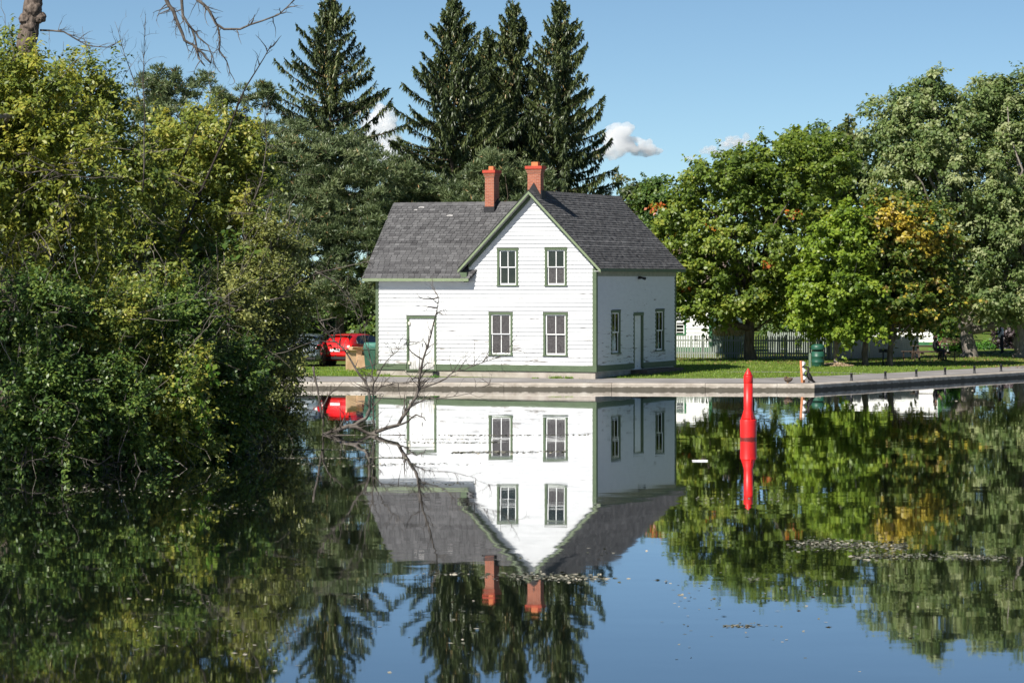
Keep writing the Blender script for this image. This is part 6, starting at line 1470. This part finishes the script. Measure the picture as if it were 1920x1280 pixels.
# bench
bp_ = G(1796, 661.5); bn = empty('park_bench', bp_, R(4)); tag(bn, 'brown slatted park bench left of the thick forked trunk', 'bench')
M['bench_wood'] = simple('bench_wood', (0.09, 0.055, 0.036), (0.17, 0.105, 0.07), 5, 0.75, stretch=(0.6, 5, 5))
for k in range(3): MB().box(-0.8, 0.8, -0.2+k*0.14, -0.2+k*0.14+0.12, 0.43, 0.47).build('seat_slat', M['bench_wood'], bn, bevel=0.004)
for k in range(3): MB().box(-0.8, 0.8, 0.24+k*0.02, 0.28+k*0.02, 0.54+k*0.10, 0.54+k*0.10+0.075).build('back_slat', M['bench_wood'], bn, bevel=0.004)
for sx in (-0.55, 0.55):
    mb = MB(); mb.beam((sx, 0, 0.43), (sx, 0, -0.1), 0.09, 0.09, (0, 1, 0)); mb.beam((sx, -0.2, 0.41), (sx, 0.24, 0.41), 0.06, 0.05); mb.beam((sx, 0.245, 0.40), (sx, 0.335, 0.82), 0.05, 0.04, (0, 1, 0)); mb.build('bench_leg', simple('bench_concrete', (0.36, 0.35, 0.33), None, 5, 0.8), bn)
# park grill on a post
gp = G(1656, 685); gr = empty('park_grill', gp); tag(gr, 'dark charcoal grill on a thin post between the two slim trunks', 'grill')
MB().tube([(0, 0, -0.1), (0, 0, 0.62)], 0.035, 8).build('post', M['black'], gr, True)
mb = MB(); mb.box(-0.2, 0.2, -0.15, 0.15, 0.62, 0.64); mb.box(-0.2, 0.2, 0.14, 0.155, 0.64, 0.78); mb.box(-0.2, -0.185, -0.15, 0.14, 0.64, 0.76); mb.box(0.185, 0.2, -0.15, 0.14, 0.64, 0.76); mb.build('firebox', M['black'], gr)
# bicycle and standing cyclist
bk = G(1874, 662.5); bike = empty('bicycle', bk, R(172)); tag(bike, 'dark bicycle held by the cyclist under the trees at right', 'bicycle')
M['steel_dark'] = simple('dark_frame', (0.02, 0.02, 0.022), None, 8, 0.35, 0.5)
for xx in (-0.5, 0.52):
    ring = [(xx + 0.33*math.cos(t), 0, 0.345 + 0.33*math.sin(t)) for t in np.linspace(0, 2*math.pi, 25)]
    w = MB().tube(ring, 0.02, 6, cap=False).build('wheel', M['rubber'], bike, True)
    mb = MB()
    for k in range(12): t = k*math.pi/6; mb.tube([(xx, 0.01*(-1)**k, 0.345), (xx+0.32*math.cos(t), 0, 0.345+0.32*math.sin(t))], 0.0025, 3, cap=False)
    mb.tube([(xx, -0.05, 0.345), (xx, 0.05, 0.345)], 0.022, 8); mb.build('spokes', M['rim'], w)
A_, B_, C_, D_ = (-0.5, 0, 0.345), (-0.08, 0, 0.30), (-0.2, 0, 0.82), (0.36, 0, 0.85)
mb = MB()
for p, q in ((A_, B_), (A_, C_), (B_, C_), (B_, D_), (C_, D_), (D_, (0.39, 0, 0.72)), ((0.39, 0, 0.72), (0.52, 0, 0.345))): mb.tube([p, q], 0.018, 8)
mb.build('frame', M['steel_dark'], bike, True)
MB().tube([(0.36, 0, 0.85), (0.35, 0, 0.98), (0.37, -0.28, 1.02), (0.27, -0.30, 1.02)], 0.014, 6).tube([(0.35, 0, 0.98), (0.37, 0.28, 1.02), (0.27, 0.30, 1.02)], 0.014, 6).build('handlebar', M['steel_dark'], bike, True)
MB().ball((-0.23, 0, 0.93), (0.14, 0.07, 0.035), 10, 6).tube([(-0.2, 0, 0.80), (-0.23, 0, 0.93)], 0.014, 6).build('saddle', M['rubber'], bike, True)
MB().lathe([(0.03, -0.01), (0.1, -0.01), (0.1, 0.01), (0.03, 0.01)], 16).build('chainring', M['rim'], bike, False, (-0.08, -0.05, 0.30), (R(90), 0, 0))
cl = Vector((bk.x + 0.05, bk.y - 0.42, bk.z))
J = [((0, 0, 0.88), 0.12), ((-0.02, 0, 1.08), 0.12), ((-0.09, 0, 1.30), 0.135), ((-0.12, 0, 1.41), 0.055),
     ((-0.08, 0.18, 1.34), 0.058), ((-0.20, 0.22, 1.12), 0.045), ((-0.36, 0.20, 1.02), 0.034), ((-0.08, -0.18, 1.34), 0.058), ((-0.14, -0.24, 1.10), 0.045), ((-0.30, -0.14, 1.02), 0.034),
     ((0.0, 0.1, 0.84), 0.09), ((-0.03, 0.11, 0.47), 0.062), ((0.02, 0.12, 0.09), 0.042), ((-0.11, 0.13, 0.035), 0.034), ((0.02, -0.1, 0.84), 0.09), ((0.02, -0.12, 0.47), 0.062), ((0.08, -0.13, 0.09), 0.042), ((-0.05, -0.14, 0.035), 0.034)]
def ex2(root, T):
    mb = MB(); mb.lathe([(0.135, 0.86), (0.15, 1.0), (0.155, 1.15), (0.165, 1.30), (0.12, 1.37), (0.06, 1.40)], 16, (-0.05, 0, 0)); o = mb.build('shirt', M['cloth_white'], root, True)
    hand(root, (-0.36, 0.20, 1.02), (-1, 0, -0.1), (0, 0, -1), 0.8); hand(root, (-0.30, -0.14, 1.02), (-1, 0, -0.1), (0, 0, -1), 0.8)
person('cyclist in white shirt and black shorts standing by the bicycle', cl, R(-6), J, E_, (M['cloth_dark'],), (-0.14, 0, 1.56), math.pi, [ex2])

# ------------------------------------------------------------------ surface flecks and a board afloat
M['weed'] = leaf_mat('water_fleck', [(0, (0.03, 0.032, 0.02)), (0.6, (0.07, 0.07, 0.05)), (1, (0.22, 0.20, 0.16))], trans=0.05)  # dark and pale flecks imitate breeze-ruffled streaks in the water's reflection
def floaters(name, label, bands, seed, size=0.07):
    rng = np.random.default_rng(seed); Ps = []
    for (x0, x1, y, dy, n, w) in bands:
        px = rng.uniform(x0, x1, n)
        keep = (np.sin(px*0.031 + y) + np.sin(px*0.011 + 2*y) + rng.normal(size=n)*0.8) > 0.1; px = px[keep]
        py = y + w*np.sin(px*0.017 + y) + rng.normal(size=len(px))*dy
        for a, b in zip(px, py):
            Yw = CAMZ*FPX/(b - HY); Ps.append(((a-CX)*Yw/FPX, Yw, 0.006))
    Ps = np.array(Ps); n = len(Ps); ax = rng.normal(size=(n, 3))*np.array((1, 1, 0.02))
    me = leaf_mesh(name, Ps, ax, unit(rng.normal(size=(n, 3))*0.3 + np.array((0, 0, 1))), size*rng.uniform(0.4, 1.4, n), size*0.5, rng.random(n), M['weed'], 0.02)
    return tag(link_mesh(name, me), label, 'weed', None, 'stuff')
floaters('ruffle_flecks', 'thin lines of flecks standing for breeze streaks on the water below the fallen tree', [(540, 1110, 815.5, 0.5, 900, 0.5), (520, 1000, 829, 0.5, 700, 0.6), (640, 960, 823, 0.4, 300, 0.5), (850, 1060, 847, 1.2, 700, 0.8), (520, 760, 858, 0.7, 450, 0.6), (520, 720, 843, 0.5, 300, 0.4), (560, 900, 870, 1.4, 300, 0.8), (560, 720, 739, 0.5, 250, 0.4), (760, 1000, 905, 1.5, 160, 1)], 201, 0.08)
floaters('ruffle_flecks', 'scattered flecks standing for ruffled patches on the open water at right and centre', [(1480, 1700, 1022, 5, 1500, 2), (1600, 1930, 1044, 3, 1000, 2), (1400, 1500, 1084, 2.5, 160, 2), (900, 1140, 1082, 3.5, 900, 2), (1080, 1260, 1086, 3, 300, 2), (700, 1000, 1075, 1.5, 200, 1), (1300, 1480, 935, 3, 90, 1), (1360, 1480, 1172, 2, 180, 1), (900, 1150, 1040, 8, 120, 2), (60, 500, 950, 8, 220, 4), (100, 420, 920, 5, 160, 3), (40, 900, 1180, 40, 400, 20), (1150, 1900, 1130, 50, 300, 20)], 202, 0.075)
floaters('surface_flecks', 'line of pale flecks on the water along the shaded quay', [(1660, 1830, 712, 0.5, 150, 0.4), (1700, 1920, 731, 0.6, 160, 0.4), (1430, 1560, 746, 0.4, 60, 0.3), (1780, 1920, 752, 0.5, 120, 0.4)], 203, 0.09)
wp = P(1312, 864, 76.9); wp.z = 0.012
mb = MB(); mb.prism([(-0.19, 0.0), (-0.17, 0.016), (0.15, 0.018), (0.2, 0.012), (0.19, -0.01), (-0.18, -0.012)], 'y', -0.05, 0.05); ob = mb.build('floating_board', M['flake_white'], None, loc=wp, rot=(0, 0, 0.1)); tag(ob, 'small white board afloat left of the buoy', 'driftwood')

# ------------------------------------------------------------------ clouds
def cloud_mat():
    m, nt, b = newmat('cloud_mist'); nt.nodes.remove(b)
    v = nt.nodes.new('ShaderNodeVolumeScatter'); v.inputs['Color'].default_value = (0.99, 0.99, 1.0, 1); v.inputs['Density'].default_value = 0.055; v.inputs['Anisotropy'].default_value = 0.1
    nt.links.new(v.outputs[0], nt.nodes['Material Output'].inputs['Volume']); return m
scene.cycles.volume_bounces = 10; scene.cycles.max_bounces = 12
M['cloud'] = cloud_mat(); YC = 7000.0
def cloud(label, lobes, seed):
    rng = np.random.default_rng(seed); c0 = P(lobes[0][0], lobes[0][1], YC); s = YC/FPX; mb = MB()
    for (px, py, rx, ry) in lobes:
        c = np.array(P(px, py, YC) - c0)
        for k in range(26):
            d = rng.normal(size=3); d = d/np.linalg.norm(d)*rng.random()**0.45; q = c + d*np.array((rx*0.85, rx*0.6, ry*0.8))*s
            if q[2] < c[2] - ry*s*0.4: q[2] = c[2] - ry*s*0.4
            r = rng.uniform(0.22, 0.42)*ry*s; mb.ball(q, (r*rng.uniform(1.0, 1.5), r, r*rng.uniform(0.8, 1.0)), 10, 7)
    o = mb.build('cloud', M['cloud'], None, True, c0); tag(o, label, 'cloud', 'small cumulus clouds')
    rm = o.modifiers.new('union', 'REMESH'); rm.mode = 'VOXEL'; rm.voxel_size = 2.0
    tx = bpy.data.textures.new('cloud_noise', 'CLOUDS'); tx.noise_scale = 14; tx.noise_depth = 3
    dp = o.modifiers.new('billow', 'DISPLACE'); dp.texture = tx; dp.texture_coords = 'LOCAL'; dp.strength = 11; dp.mid_level = 0.5
cloud('white cumulus cloud just right of the spruces', [(1165, 262, 40, 36), (1205, 278, 42, 24), (1140, 285, 30, 26)], 301)
cloud('low flat cloud above the broad maple', [(1385, 268, 48, 18), (1340, 285, 32, 14), (1295, 298, 20, 7)], 302)
cloud('white cloud glimpsed between the lone spruce and the others', [(715, 232, 32, 40), (735, 290, 28, 44), (690, 262, 30, 26)], 303)
